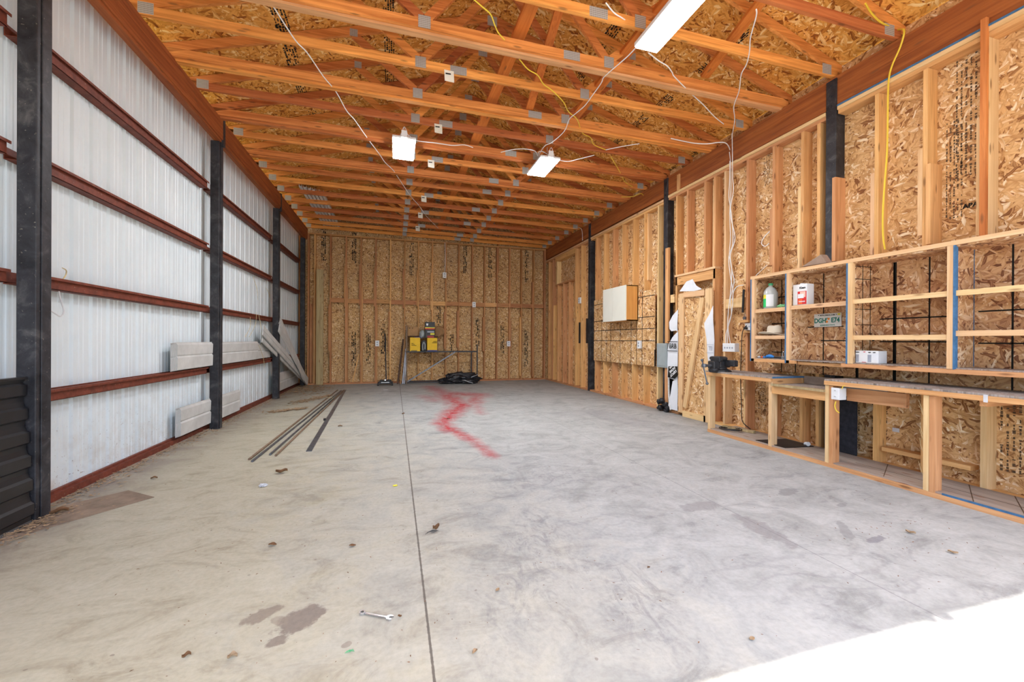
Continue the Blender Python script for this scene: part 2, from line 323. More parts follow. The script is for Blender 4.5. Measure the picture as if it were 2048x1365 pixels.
# ------------------------------------------------------------------ geometry
class G:
    def __init__(s): s.bm = bmesh.new()
    def box(s, a, b):
        x0, y0, z0 = (min(a[i], b[i]) for i in range(3)); x1, y1, z1 = (max(a[i], b[i]) for i in range(3))
        v = [s.bm.verts.new(c) for c in ((x0, y0, z0), (x1, y0, z0), (x1, y1, z0), (x0, y1, z0), (x0, y0, z1), (x1, y0, z1), (x1, y1, z1), (x0, y1, z1))]
        for f in ((3, 2, 1, 0), (4, 5, 6, 7), (0, 1, 5, 4), (1, 2, 6, 5), (2, 3, 7, 6), (3, 0, 4, 7)): s.bm.faces.new([v[i] for i in f])
        return s
    def bar(s, p, q, w, h, up=(0, 0, 1)):
        """rectangular bar p->q, w across, h along up"""
        p = Vector(p); q = Vector(q); d = (q-p).normalized(); u = Vector(up); sd = d.cross(u)
        if sd.length < 1e-5: sd = d.cross(Vector((1, 0, 0)))
        sd.normalize(); u = sd.cross(d).normalized(); vs = []
        for c in (p, q):
            for a, b in ((-1, -1), (1, -1), (1, 1), (-1, 1)): vs.append(s.bm.verts.new(c+sd*a*w/2+u*b*h/2))
        for f in ((0, 1, 2, 3), (7, 6, 5, 4), (0, 4, 5, 1), (1, 5, 6, 2), (2, 6, 7, 3), (3, 7, 4, 0)): s.bm.faces.new([vs[i] for i in f])
        return s
    def tube(s, pts, r, n=8, smooth=True, close=True):
        pts = [Vector(p) for p in pts]
        if smooth and len(pts) > 2:
            o = []
            for i in range(len(pts)-1):
                p0 = pts[max(0, i-1)]; p1 = pts[i]; p2 = pts[i+1]; p3 = pts[min(len(pts)-1, i+2)]
                for k in range(5):
                    t = k/5; o.append(.5*((2*p1)+(-p0+p2)*t+(2*p0-5*p1+4*p2-p3)*t*t+(-p0+3*p1-3*p2+p3)*t**3))
            o.append(pts[-1]); pts = o
        rs = r if isinstance(r, (list, tuple)) else None; rings = []; nrm = None
        for i, p in enumerate(pts):
            d = (pts[min(i+1, len(pts)-1)]-pts[max(i-1, 0)]).normalized()
            if nrm is None: nrm = d.orthogonal().normalized()
            else:
                nrm = nrm-d*nrm.dot(d); nrm = nrm.normalized() if nrm.length > 1e-6 else d.orthogonal().normalized()
            b = d.cross(nrm); rr = rs[min(len(rs)-1, int(i*len(rs)/len(pts)))] if rs else r
            rings.append([s.bm.verts.new(p+(nrm*math.cos(2*math.pi*k/n)+b*math.sin(2*math.pi*k/n))*rr) for k in range(n)])
        for a, b in zip(rings, rings[1:]):
            for k in range(n): s.bm.faces.new((a[k], a[(k+1) % n], b[(k+1) % n], b[k]))
        if close: s.bm.faces.new(rings[0][::-1]); s.bm.faces.new(rings[-1])
        return s
    def cyl(s, p, q, r, n=20, r2=None):
        return s.tube([p, q], [r, r2 if r2 is not None else r], n, False)
    def lathe(s, prof, c=(0, 0, 0), n=24, sx=1, sy=1, rot=None):
        c = Vector(c); rings = []
        for r, z in prof:
            ring = []
            for k in range(n):
                a = 2*math.pi*k/n; v = Vector((max(r, 1e-4)*math.cos(a)*sx, max(r, 1e-4)*math.sin(a)*sy, z))
                if rot is not None: v = rot @ v
                ring.append(s.bm.verts.new(c+v))
            rings.append(ring)
        for a, b in zip(rings, rings[1:]):
            for k in range(n): s.bm.faces.new((a[k], a[(k+1) % n], b[(k+1) % n], b[k]))
        s.bm.faces.new(rings[0][::-1]); s.bm.faces.new(rings[-1]); return s
    def poly(s, pts, off):
        """flat outline pts extruded by vector off"""
        a = [s.bm.verts.new(p) for p in pts]; b = [s.bm.verts.new(Vector(p)+Vector(off)) for p in pts]; n = len(pts)
        s.bm.faces.new(a[::-1]); s.bm.faces.new(b)
        for k in range(n): s.bm.faces.new((a[k], a[(k+1) % n], b[(k+1) % n], b[k]))
        return s
    def sheet(s, f, nu, nv):
        g = [[s.bm.verts.new(f(i/nu, j/nv)) for j in range(nv+1)] for i in range(nu+1)]
        for i in range(nu):
            for j in range(nv): s.bm.faces.new((g[i][j], g[i+1][j], g[i+1][j+1], g[i][j+1]))
        return s
    def blob(s, c, r, sub=3, amp=.2, seed=0, fr=3.):
        from mathutils import noise
        k = bmesh.ops.create_icosphere(s.bm, subdivisions=sub, radius=1.0); c = Vector(c)
        for v in k['verts']:
            d = 1+amp*noise.noise(v.co*fr+Vector((seed, seed*1.7, 0))); v.co = c+Vector((v.co.x*r[0]*d, v.co.y*r[1]*d, v.co.z*r[2]*d))
        return s
def wloc(o):
    v = Vector((0, 0, 0))
    while o is not None: v = v+o.location; o = o.parent
    return v
def put(name, g, mat, parent=None, base=None, smooth=False, bevel=0):
    """one mesh object; under a parent its vertices are stored relative to that parent; base gives a top-level mesh its own origin"""
    bm = g.bm if isinstance(g, G) else g
    bmesh.ops.recalc_face_normals(bm, faces=bm.faces)
    off = wloc(parent) if parent else Vector(base or (0, 0, 0))
    lo = Vector((0, 0, 0))
    if parent is not None and len(bm.verts):   # origin of a part at its own middle
        lo = sum((v.co for v in bm.verts), Vector())/len(bm.verts)-off
    bmesh.ops.translate(bm, verts=bm.verts, vec=-(off+lo))
    if smooth:
        for f in bm.faces: f.smooth = True
    me = bpy.data.meshes.new(name); bm.to_mesh(me); bm.free()
    me.materials.append(M[mat] if isinstance(mat, str) else mat)
    o = bpy.data.objects.new(name, me); COL.objects.link(o); o.location = (off+lo) if not parent else lo
    if parent: o.parent = parent
    if bevel:
        b = o.modifiers.new('bevel', 'BEVEL'); b.width = bevel; b.segments = 2; b.limit_method = 'ANGLE'
    if smooth:
        try: me.set_sharp_from_angle(angle=math.radians(40))
        except Exception: pass
    return o
def tag(o, label, cat, group=None, kind=None):
    if label: o['label'] = label
    if cat: o['category'] = cat
    if group: o['group'] = group
    if kind: o['kind'] = kind
    return o
def thing(name, loc, label, cat, group=None):
    o = bpy.data.objects.new(name, None); COL.objects.link(o); o.location = loc; o.empty_display_size = .1
    return tag(o, label, cat, group)
def struct(name, g, mat, **k):
    o = put(name, g, mat, **k); o['kind'] = 'structure'; return o
def text(name, s, size, mat, parent, mw, depth=.0008, sx=1.0, bold=0.0, align='CENTER'):
    """lettering as a thin mesh; mw = world matrix whose x,y are the reading and upward directions"""
    cu = bpy.data.curves.new(name, 'FONT'); cu.body = s; cu.size = size; cu.extrude = depth; cu.align_x = align; cu.align_y = 'CENTER'; cu.offset = bold
    cu.resolution_u = 3
    o = bpy.data.objects.new(name+'_tmp', cu); COL.objects.link(o)
    dg = bpy.context.evaluated_depsgraph_get(); me = bpy.data.meshes.new_from_object(o.evaluated_get(dg))
    bpy.data.objects.remove(o); bm = bmesh.new(); bm.from_mesh(me); bpy.data.meshes.remove(me)
    bmesh.ops.scale(bm, vec=(sx, 1, 1), verts=bm.verts); bmesh.ops.transform(bm, matrix=mw, verts=bm.verts)
    return put(name, bm, mat, parent)
def frame_m(o, x, y):
    x = Vector(x).normalized(); y = Vector(y).normalized(); z = x.cross(y); m = Matrix((x, y, z)).transposed().to_4x4(); m.translation = Vector(o); return m
def face_right(o, flip=False):  # surface facing -X (on right wall), reading towards -Y
    return frame_m(o, (0, -1, 0), (0, 0, 1))

XL, XR, D, H = -2.37, 4.79, 12.60, 4.303
ZR = lambda x: 4.58+(x+2.4)*(1.10/3.64) if x < 1.24 else 5.68-(x-1.24)*(1.18/3.61)   # underside of the roof boards

# ------------------------------------------------------------------ floor, ground, roof
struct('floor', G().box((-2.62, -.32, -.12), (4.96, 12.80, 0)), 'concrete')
struct('ground', G().box((-30, -30, -.16), (30, -.32, -.02)), 'apron')
struct('terrain', G().box((-60, -60, -.30), (60, 60, -.165)), 'grass')
g = G()
for xa, xb in ((-2.68, 1.24), (1.24, 5.25)):
    a, b = Vector((xa, 0, ZR(xa))), Vector((xb, 0, ZR(xb)))
    n = 5
    g.poly([(xa, -.7, ZR(xa)), (xb, -.7, ZR(xb)), (xb, -.7, ZR(xb)+.012), (xa, -.7, ZR(xa)+.012)], (0, 13.7, 0))
ceil = struct('ceiling', g, 'osb_roof')

# ------------------------------------------------------------------ left wall: ribbed sheet, girts
SH_X = -2.62
g = G(); prof = []; y = -.32
while y < 12.80:
    for dy, dx in ((0, 0), (.030, 0), (.045, -.019), (.075, -.019), (.090, 0), (.125, 0), (.132, -.0042), (.152, -.0042), (.159, 0), (.178, 0), (.185, -.0042), (.205, -.0042), (.212, 0)):
        prof.append((min(y+dy, 12.80), SH_X+dx))
    y += .2286
prev = None
for yy, xx in prof:
    cur = (g.bm.verts.new((xx, yy, 0.02)), g.bm.verts.new((xx, yy, 4.31)))
    if prev: g.bm.faces.new((prev[0], cur[0], cur[1], prev[1]))
    prev = cur
wl = struct('wall_left', g, 'sheet')
m = wl.modifiers.new('gauge', 'SOLIDIFY'); m.thickness = .003; m.offset = -1
PY = (.60, 3.645, 6.70, 9.765, 12.40)
for z0 in (.80, 1.66, 2.53, 3.39):
    ys = (-.32,)+PY+(12.70,)
    for a, b in zip(ys, ys[1:]):
        if b-a < .4: continue
        g = G(); ya, yb = a+.05, b-.05
        g.box((-2.618, ya, z0), (-2.614, yb, z0+.09)); g.box((-2.614, ya, z0), (-2.53, yb, z0+.004))
        g.box((-2.534, ya, z0), (-2.53, yb, z0+.09)); g.box((-2.53, ya, z0+.086), (-2.505, yb, z0+.09)); g.box((-2.509, ya, z0+.07), (-2.505, yb, z0+.086))
        put('girt', g, 'red', wl)['label'] = 'red oxide steel girt'
g = G(); g.box((-2.614, -.3, 0.0), (-2.56, 12.6, .055)); g.box((-2.614, -.3, .055), (-2.585, 12.6, .075))
put('base_girt', g, 'red', wl)['label'] = 'rusty red steel base channel'
# near-left black ribbed wainscot
g = G(); fx = lambda z: -2.40-.055*z                       # the panel leans slightly back
prof = [(-2.49, 0), (fx(0), 0)]
for k in range(6):
    z = .02+k*.165; prof += [(fx(z)-.018, z), (fx(z)-.018, z+.03), (fx(z), z+.045), (fx(z), z+.115), (fx(z)-.018, z+.13)]
prof += [(-2.455, 1.0), (-2.44, 1.0), (-2.44, 1.015), (-2.49, 1.015)]
g.poly([(x, -.3, z) for x, z in prof], (0, 3.93, 0))
tag(put('ribbed_panel', g, 'darkpanel', base=(-2.45, 1.6, 0)), 'glossy black horizontally ribbed metal panel low on the wall beside the nearest left post', 'panel')

# ------------------------------------------------------------------ posts
names_l = {3.645: 'weathered black post on the left, nearest the camera, beside the black ribbed panel', 6.70: 'second black post on the left, standing before the near end of the siding stacks',
           9.765: 'black post on the left, third from the camera, with siding leaning behind it', 12.40: 'thin black corner post where the metal wall meets the back wall'}
for yy in PY[1:]:
    ztop = 4.42 if yy < 12 else 4.1
    p = thing('post', (-2.45, yy, 0), names_l[yy], 'post', 'black posts along the left wall')
    g = G(); g.box((-2.515, yy, .0), (-2.405, yy+.12, 4.10)); put('column', g, 'black', p, bevel=.006)
    if yy < 12:
        g = G(); g.box((-2.404, yy+.035, .0), (-2.396, yy+.118, 4.10)); g.box((-2.40, yy+.035, 4.05), (-2.364, yy+.105, 4.435)); put('face_plate', g, 'black', p, bevel=.004)
names_r = {3.40: 'black steel post on the right wall, nearest the camera, above the shelf unit', 6.35: 'black post on the right wall between the hanging cabinet and the plank door', 9.40: 'thin black post on the right wall beyond the hanging cabinet'}
for yy in (3.40, 6.35, 9.40):
    p = thing('post', (4.85, yy, 0), names_r[yy], 'post', 'black posts along the right wall')
    g = G(); g.box((4.785, yy, .0), (4.922, yy+.115, 4.28)); put('column', g, 'black', p, bevel=.005)
    for zz in (3.98, 4.1, 4.22): put('bolt_head', G().cyl((4.79, yy+.06, zz), (4.775, yy+.06, zz), .014, 8), 'darksteel', p)

# ------------------------------------------------------------------ eave beams
for (a, b) in (('left', 0),):
    g = G(); g.box((-2.475, -.3, 4.10), (-2.39, 12.62, 4.41)); g.box((-2.40, -.3, 4.13), (-2.37, 12.62, 4.41))
    tag(put('eave_beam', g, 'beam_y', base=(-2.42, 6, 4.10), bevel=.004), 'long reddish brown timber beam along the top of the white metal wall', 'beam')
g = G(); g.box((4.80, -.3, 3.96), (4.90, 12.62, 4.305))
tag(put('eave_beam', g, 'beam_y', base=(4.85, 6, 3.96), bevel=.004), 'long dark red timber beam along the top of the right stud wall', 'beam')

# ------------------------------------------------------------------ back wall
g = G(); g.box((-2.70, D+.14, 0), (4.96, D+.155, 4.36))
g.poly([(-2.9, D+.14, 4.36), (5.2, D+.14, 4.36), (5.2, D+.14, ZR(5.2)), (1.24, D+.14, ZR(1.24)), (-2.9, D+.14, ZR(-2.9))], (0, .015, 0))
wbk = struct('wall_back', g, 'osb_back')
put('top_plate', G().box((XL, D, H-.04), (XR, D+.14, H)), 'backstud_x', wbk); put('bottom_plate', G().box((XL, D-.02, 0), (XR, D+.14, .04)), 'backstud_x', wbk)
bs = [628.6, 660, 691, 721, 750.6, 780, 808.5, 836, 864, 891, 917, 944, 968.5, 993.5, 1019, 1042.5, 1067]
bx = [P(u, 600, 'Y', D).x for u in bs]
for i, x in enumerate(bx):
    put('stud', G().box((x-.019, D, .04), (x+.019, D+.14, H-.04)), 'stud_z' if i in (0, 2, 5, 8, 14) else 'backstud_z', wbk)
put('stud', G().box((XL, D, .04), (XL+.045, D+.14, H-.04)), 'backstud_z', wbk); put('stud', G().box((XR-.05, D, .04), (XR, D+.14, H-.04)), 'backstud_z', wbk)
def zB(v, u=850): return P(u, v, 'Y', D).z
for i, v0, v1, sd_ in ((1, 616, 703, -1), (2, 542, 620, -1), (3, 538, 615, -1), (4, 542, 618, -1), (5, 628, 705, -1), (6, 542, 620, -1), (7, 543, 615, -1), (8, 547, 622, -1), (9, 625, 700, -1), (10, 622, 697, -1),
                       (12, 634, 705, -1), (15, 632, 758, -1), (16, 556, 760, -1), (13, 470+5, 540, 1), (14, 640, 700, 1), (3, 583, 770, 1), (4, 615, 770, 1), (2, 580, 770, 1), (0, 604, 770, -1)):
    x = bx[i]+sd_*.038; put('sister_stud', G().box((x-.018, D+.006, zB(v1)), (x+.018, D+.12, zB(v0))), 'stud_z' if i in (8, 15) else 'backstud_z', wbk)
xs = [XL+.045]+bx+[XR-.05]
for i, (a, b) in enumerate(zip(xs, xs[1:])):
    if i < 2: continue
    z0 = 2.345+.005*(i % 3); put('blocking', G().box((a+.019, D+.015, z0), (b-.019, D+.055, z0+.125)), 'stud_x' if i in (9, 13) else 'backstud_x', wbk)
put('stud', G().box((-2.60, D+.02, 0), (-2.56, D+.14, 4.2)), 'backstud_z', wbk)
put('nailer', G().box((XL+.06, D+.01, .05), (XL+.12, D+.09, 2.3)), 'backstud_z', wbk)

# ------------------------------------------------------------------ right wall
g = G(); g.box((4.925, -.3, 0), (4.94, 12.75, 4.46)); wr = struct('wall_right', g, 'osb_right')
for a, b, zt in ((-.3, 3.39, 3.945), (3.52, 6.34, 3.945), (6.47, 9.39, 3.92), (9.53, 12.6, 3.92)):
    put('top_plate', G().box((XR-.005, a, zt-.04), (4.925, b, zt)), 'pale_y', wr); put('top_plate', G().box((XR+.01, a, zt-.082), (4.925, b, zt-.042)), 'stud_y', wr)
for a, b in ((-.3, 5.24), (6.03, 12.6)): put('bottom_plate', G().box((XR, a, 0), (4.925, b, .04)), 'stud_y', wr)
put('blue_seal_strip', G().box((XR-.012, -.3, 3.945), (4.82, 3.39, 3.962)), 'blue', wr)
def zAt(u, v, X=XR): return P(u, v, 'X', X).z
rs = [(1961, 0, 4.02), (1842, 0, 3.86), (1746, 0, 3.86), (1657, 0, 3.86), (1631, 0, 3.86), (1599, 0, 3.86), (1542, 0, 3.86), (1490, 0, 3.86), (1445.7, 0, 3.86), (1424.8, 0, 3.86),
      (1405.7, 2.42, 3.86), (1371, 2.42, 3.86), (1349.5, 0, 3.86), (1313, 0, 3.86), (1286, 0, 3.84), (1263, 0, 3.84), (1242, 0, 3.84), (1223, 0, 3.84), (1205, 0, 3.84), (1189, 0, 3.84), (1176, 0, 3.84),
      (1160, 0, 3.84), (1148, 0, 3.84), (1135, 0, 2.98), (1124, 0, 2.98), (1113, 0, 2.98), (1103, 0, 3.84), (1095, 0, 3.84)]
RY = {}
for i, (u, z0, z1) in enumerate(rs):
    yf = P(u, 450, 'X', XR).y; RY[u] = yf
    put('stud', G().box((XR, yf-.038, max(z0, .04)), (4.925, yf, min(z1, 3.86))), 'pale_z' if i in (0, 3, 8, 13) else 'stud_z', wr)
    if not i: put('sister_stud', G().box((XR-.035, yf-.038, 2.15), (XR-.001, yf, z1)), 'truss_z', wr)
for yy in (1.80, 1.39, .98, .57, .16): put('stud', G().box((XR, yy-.038, .04), (4.925, yy, 3.86)), 'stud_z', wr)
# short sistered pieces beside studs: (stud, side, z0, z1)
def sis(u, side, z0, z1, mat='stud_z', dx=.02):
    y = RY[u]; ya, yb = (y+.001, y+.037) if side > 0 else (y-.075, y-.039)
    put('sister_stud', G().box((XR+dx, ya, z0), (4.925, yb, z1)), mat, wr)
sis(1961, 1, 2.2, 3.2, 'pale_z', .0); sis(1842, 1, 2.3, 3.12, 'pale_z', .0); sis(1746, 1, 2.2, 3.05, 'pale_z', 0); sis(1657, -1, 2.2, 3.15, 'stud_z', -.02); sis(1842, -1, 2.2, 2.95, 'stud_z', -.025)
sis(1599, 1, 2.3, 3.2, 'pale_z', 0); sis(1542, 1, 2.3, 3.05, 'stud_z', 0); sis(1490, 1, 2.15, 2.95, 'pale_z', .01); sis(1490, 1, .05, .82, 'pale_z', .01); sis(1424.8, 1, 0.05, 3.84, 'pale_z'); sis(1445.7, 1, .05, 3.2, 'stud_z', .05)
sis(1286, -1, 2.5, 3.83, 'pale_z', .05); sis(1148, 1, 1.9, 3.1, 'stud_z'); sis(1160, 1, .05, 1.6, 'pale_z'); sis(1148, -1, .05, 2.3, 'stud_z', 0.0); sis(1176, -1, 1.5, 3.5, 'stud_z'); sis(1095, 1, .05, 1.6, 'pale_z'); sis(1103, -1, .05, 2.4, 'stud_z')
sis(1313, 1, .05, 3.3, 'pale_z', .03)
# post sister: board nailed over the middle post
put('sister_stud', G().box((4.75, 6.27, 1.25), (4.785, 6.36, 2.98)), 'stud_z', wr)
put('sister_stud', G().box((4.75, 6.27, .06), (4.785, 6.36, .80)), 'stud_z', wr)
# framed opening near the back corner
a, b = RY[1113]+.02, RY[1148]-.0
put('opening_header', G().box((XR, b+.0, 3.0+.72), (4.925, a+.15, 3.86)), 'stud_y', wr); put('opening_sill', G().box((XR, b, 2.98), (4.925, a+.15, 3.02)), 'stud_y', wr)
put('trimmer', G().box((XR+.0, a, 3.02), (4.925, a+.09, 3.72)), 'pale_z', wr)
# door header and rails over the door
put('door_header', G().box((XR-.0, 5.20, 2.27), (4.925, 6.13, 2.42)), 'stud_y', wr); put('header_plate', G().box((XR-.02, 5.18, 2.42), (4.925, 6.13, 2.455)), 'pale_y', wr)
for y0, y1, z in ((6.16, 6.27, 1.98), (4.66, 5.00, 1.78)): put('blocking', G().box((XR+.005, y0, z), (4.84, y1, z+.14)), 'pale_y', wr)
put('blocking', G().box((XR+.02, 2.28, .17), (4.925, 2.95, .21)), 'stud_y', wr)
# block standing above plate next to the middle post
put('cripple', G().box((4.775, P(1352, 350, 'X', XR).y-.06, 3.94), (4.80, P(1352, 350, 'X', XR).y, 4.22)), 'stud_z', wr)
# far black channel pieces between studs
put('cable_sleeve', G().box((XR-.01, RY[1160]-.0, 1.22), (XR+.03, RY[1160]+.10, 1.78)), 'wire_black', wr)
put('cable_sleeve', G().box((XR-.01, RY[1176]+.03, 1.22), (XR+.03, RY[1176]+.13, 1.86)), 'wire_black', wr)

# printed marks on the boards: rows of broken strokes too small to read
def stamps(parent, spots, plane, mat='ink_faded', big=1.):
    g = G(); rnd = random.Random(3)
    for (c, w, h, rows, vert) in spots:
        for r in range(rows):
            t = -w/2
            while t < w/2:
                L = rnd.uniform(.008, .03)*big
                if rnd.random() < .72:
                    s_ = -h/2+(r+.5)*h/rows; hh = h/rows*rnd.uniform(.2, .55)*(1 if big == 1 else 1.5)
                    a0, a1, b0, b1 = t, min(t+L, w/2), s_-hh/2, s_+hh/2
                    if vert: a0, a1, b0, b1 = b0, b1, a0, a1
                    if plane == 'X': g.box((c[0]-.0012, c[1]+a0, c[2]+b0), (c[0]-.0002, c[1]+a1, c[2]+b1))
                    elif plane == 'Y': g.box((c[0]+a0, c[1]-.0012, c[2]+b0), (c[0]+a1, c[1]-.0002, c[2]+b1))
                    else:
                        v = [Vector((c[0]+q, c[1]+s, ZR(c[0]+q)-.0015)) for q, s in ((a0, b0), (a1, b0), (a1, b1), (a0, b1))]; g.poly(v, (0, 0, .001))
                t += L+rnd.uniform(.004, .012)
    put('printed_stamp', g, mat, parent)
XO = 4.925
sp = []
for (u, v, w, h) in ((1928, 210, 1.2, .16), (1905, 330, .9, .13), (1760, 800, .7, .16), (2030, 840, .8, .18), (1710, 850, .5, .12), (1525, 790, .5, .12), (1530, 330, .5, .10), (1300, 500, .4, .1), (2030, 640, .5, .14)):
    q = P(u, v, 'X', XO); sp.append(((XO, q.y, q.z), w, h, 5, True))
stamps(wr, sp, 'X')
sp = []
for i, v, w in ((0, 500, 1.0), (2, 505, .9), (4, 680, .9), (3, 700, .9), (6, 520, 1.), (8, 640, .8), (10, 510, 1.), (12, 520, 1.1), (13, 680, .9), (15, 520, 1.1), (11, 665, .9), (15, 700, 1.2), (9, 690, .6), (2, 700, 1.)):
    x = (bx[i]+bx[min(i+1, 16)])/2; sp.append(((x, D+.14, zB(v)), w, .13, 3, True))
stamps(wbk, sp, 'Y', 'ink', 2.6)
def PR(u, v):                                     # the same line of sight met with the roof boards
    o = Vector((0, 0, EYE)); r = P(u, v, 'Z', EYE+1)-o
    for k, c0, x0 in ((1.10/3.64, 4.58, -2.4), (-1.18/3.61, 5.68, 1.24)):
        t = (c0-k*x0-o.z)/(r.z-k*r.x); q = o+r*t
        if (q.x < 1.24) == (k > 0): return q
sp = []
for u, v, w, h in ((553, 38, .34, .15), (563, 70, .3, .15), (576, 110, .3, .15), (584, 138, .3, .15), (600, 188, .3, .13), (623, 235, .3, .12), (770, 22, .3, .14), (773, 97, .4, .14), (774, 155, .4, .14), (1215, 67, .3, .14), (1194, 94, .2, .12),
                   (1467, 76, .36, .11), (1320, 205, .4, .13), (1153, 155, .25, .12), (1273, 243, .4, .12), (1229, 283, .35, .12), (1520, 243, .8, .09), (1852, 32, .3, .09), (1753, 97, .35, .08), (1621, 173, .6, .09), (1899, 9, .35, .09), (1400, 296, .6, .1), (1350, 330, .5, .1)):
    q = PR(u, v); sp.append(((q.x, q.y, 0), w, h, 5, True))
stamps(ceil, sp, 'Z', 'ink', 1.5)
for s_, x, yy, sz in (('PRP', PR(1399, 132).x, PR(1399, 132).y, .11), ('108', PR(1399, 132).x+.11, PR(1399, 132).y, .10)):
    text('printed_stamp', s_, sz, 'ink', ceil, frame_m((x, yy, ZR(x)-.003), (0, 1, 0), (1, 0, -.327)))
q = P(1938, 402, 'X', XO-.002); text('printed_stamp', 'APA', .055, 'ink', wr, frame_m(q, (0, -1, 0), (0, 0, 1)), bold=.002)

# front opening behind the camera: header, gable and jambs
g = G(); g.box((-2.62, -.33, HEAD_Z), (4.94, -.30, 4.5)); g.poly([(-2.9, -.33, 4.5), (5.2, -.33, 4.5), (5.2, -.33, ZR(5.2)), (1.24, -.33, ZR(1.24)), (-2.9, -.33, ZR(-2.9))], (0, .03, 0))
g.box((-2.62, -.33, 0), (-2.45, -.30, HEAD_Z)); g.box((4.70, -.33, 0), (4.94, -.30, HEAD_Z))
g.box((2.37, -.33, HEAD_Z-.06), (2.42, -.30, HEAD_Z)); g.box((2.45, -.33, HEAD_Z-.09), (2.52, -.30, HEAD_Z))  # small unseen blocks added under the header to notch its shadow edge
struct('wall_front', g, 'osb_right')

# ------------------------------------------------------------------ roof trusses
YK = [2.93+.607*k for k in range(16)]+[12.52]
CZ = lambda x: 4.468-(x+2.4)*.0145         # middle of the bottom chord
def make_truss(variant):
    root = bpy.data.objects.new('roof_truss', None); COL.objects.link(root)
    t = .038
    xl, xr = -2.50, 4.865
    put('bottom_chord', G().bar((xl, 0, CZ(xl)), (xr, 0, CZ(xr)), t, .095), 'truss_x', root)
    top = lambda x: ZR(x)-.062
    put('top_chord', G().bar((-2.62, 0, top(-2.62)), (1.235, 0, top(1.235)), t, .10), 'truss_x', root)
    put('top_chord', G().bar((1.245, 0, top(1.245)), (5.05, 0, top(5.05)), t, .10), 'truss_x', root)
    nb = (.27, 2.30); nt = (-.50, 2.98); pk = (1.24, 0, 5.56)
    for a, b in (((nb[0]-.03, 0, CZ(nb[0])+.06), (nt[0], 0, top(nt[0])-.05)), ((nb[0]+.03, 0, CZ(nb[0])+.06), (pk[0]-.05, 0, pk[2])),
                 ((nb[1]+.03, 0, CZ(nb[1])+.06), (nt[1], 0, top(nt[1])-.05)), ((nb[1]-.03, 0, CZ(nb[1])+.06), (pk[0]+.05, 0, pk[2]))):
        put('web', G().bar(a, b, t-.002, .088, (0, 1, 0)) if False else G().bar(a, b, t-.002, .088), 'truss_x', root)
    sx_ = .70 if variant == 0 else 1.85
    yp = -t/2-.0015
    for x, z, w, h in ((-2.33, CZ(-2.33)+.02, .13, .11), (4.70, CZ(4.7)+.02, .13, .11), (nb[0], CZ(nb[0])+.015, .12, .125), (nb[1], CZ(nb[1])+.015, .12, .125), (sx_, CZ(sx_), .19, .095),
                       (1.24, 5.57, .13, .13), (nt[0], top(nt[0])-.03, .09, .09), (nt[1], top(nt[1])-.03, .09, .09)):
        put('connector_plate', G().box((x-w/2, yp-.001, z-h/2), (x+w/2, yp+.0015, z+h/2)), 'plate', root)
    tx = sx_-.11 if variant == 0 else sx_+.12
    g = G(); g.poly([(tx-.055, yp-.002, CZ(tx)-.02), (tx+.055, yp-.002, CZ(tx)-.025), (tx+.058, yp-.02, CZ(tx)-.165), (tx-.05, yp-.014, CZ(tx)-.155)], (0, -.001, 0))
    pt_ = put('paper_tag', g, 'paper', root)
    put('print', G().box((tx-.04, yp-.0135, CZ(tx)-.075), (tx+.02, yp-.012, CZ(tx)-.06)), 'ink', pt_)
    return root
ordw = ['nearest the camera', 'second from the camera', 'third from the camera', 'fourth from the camera', 'fifth from the camera', 'sixth from the camera', 'seventh from the camera', 'eighth from the camera',
        'ninth from the back wall', 'eighth from the back wall', 'sixth from the back wall', 'fifth from the back wall', 'fourth from the back wall', 'third from the back wall', 'second from the back wall', 'standing just before the last one', 'right against the back wall']
protos = {0: make_truss(0), 1: make_truss(1)}; used = set()
for k, yy in enumerate(YK):
    var = 0 if k in (3, 5, 7, 10, 12, 14) else 1
    if k in (2, 4, 6): var = 1
    if var in used:
        r = protos[var].copy(); COL.objects.link(r)
        for ch in list(protos[var].children):
            c = ch.copy(); COL.objects.link(c); c.parent = r
            for gc in ch.children: d_ = gc.copy(); COL.objects.link(d_); d_.parent = c
    else: r = protos[var]; used.add(var)
    r.location = (0, yy, 0); r.rotation_euler = (0, 0, math.radians(-.9) if k < 14 else 0)
    extra = ''
    if k in (2, 4, 6, 8):
        s_ = put('sister_board', G().bar((-2.50, .06, CZ(-2.5)-.012), (4.865, .06, CZ(4.865)-.012), .075, .118), 'stud_x' if k == 2 else 'truss_x')
        s_.location = s_.location; s_.parent = r; s_['label'] = 'second board fixed along the bottom chord'
        # flush: remove near plates hidden on doubled trusses
        for ch in list(r.children):
            if ch.name.startswith('connector_plate') and abs(ch.location.z-CZ(ch.location.x)) < .03 and not (.2 < ch.location.x < 2.4): bpy.data.objects.remove(ch)
        extra = 'doubled '
    if k in (0, 1, 4, 9, 13, 15, 16):
        for ch in list(r.children):
            if ch.name.startswith('paper_tag'):
                for gc in list(ch.children): bpy.data.objects.remove(gc)
                bpy.data.objects.remove(ch)
    tag(r, 'orange-brown wooden %sroof truss with plated joints, %s' % (extra, ordw[k]), 'roof truss', 'roof trusses')

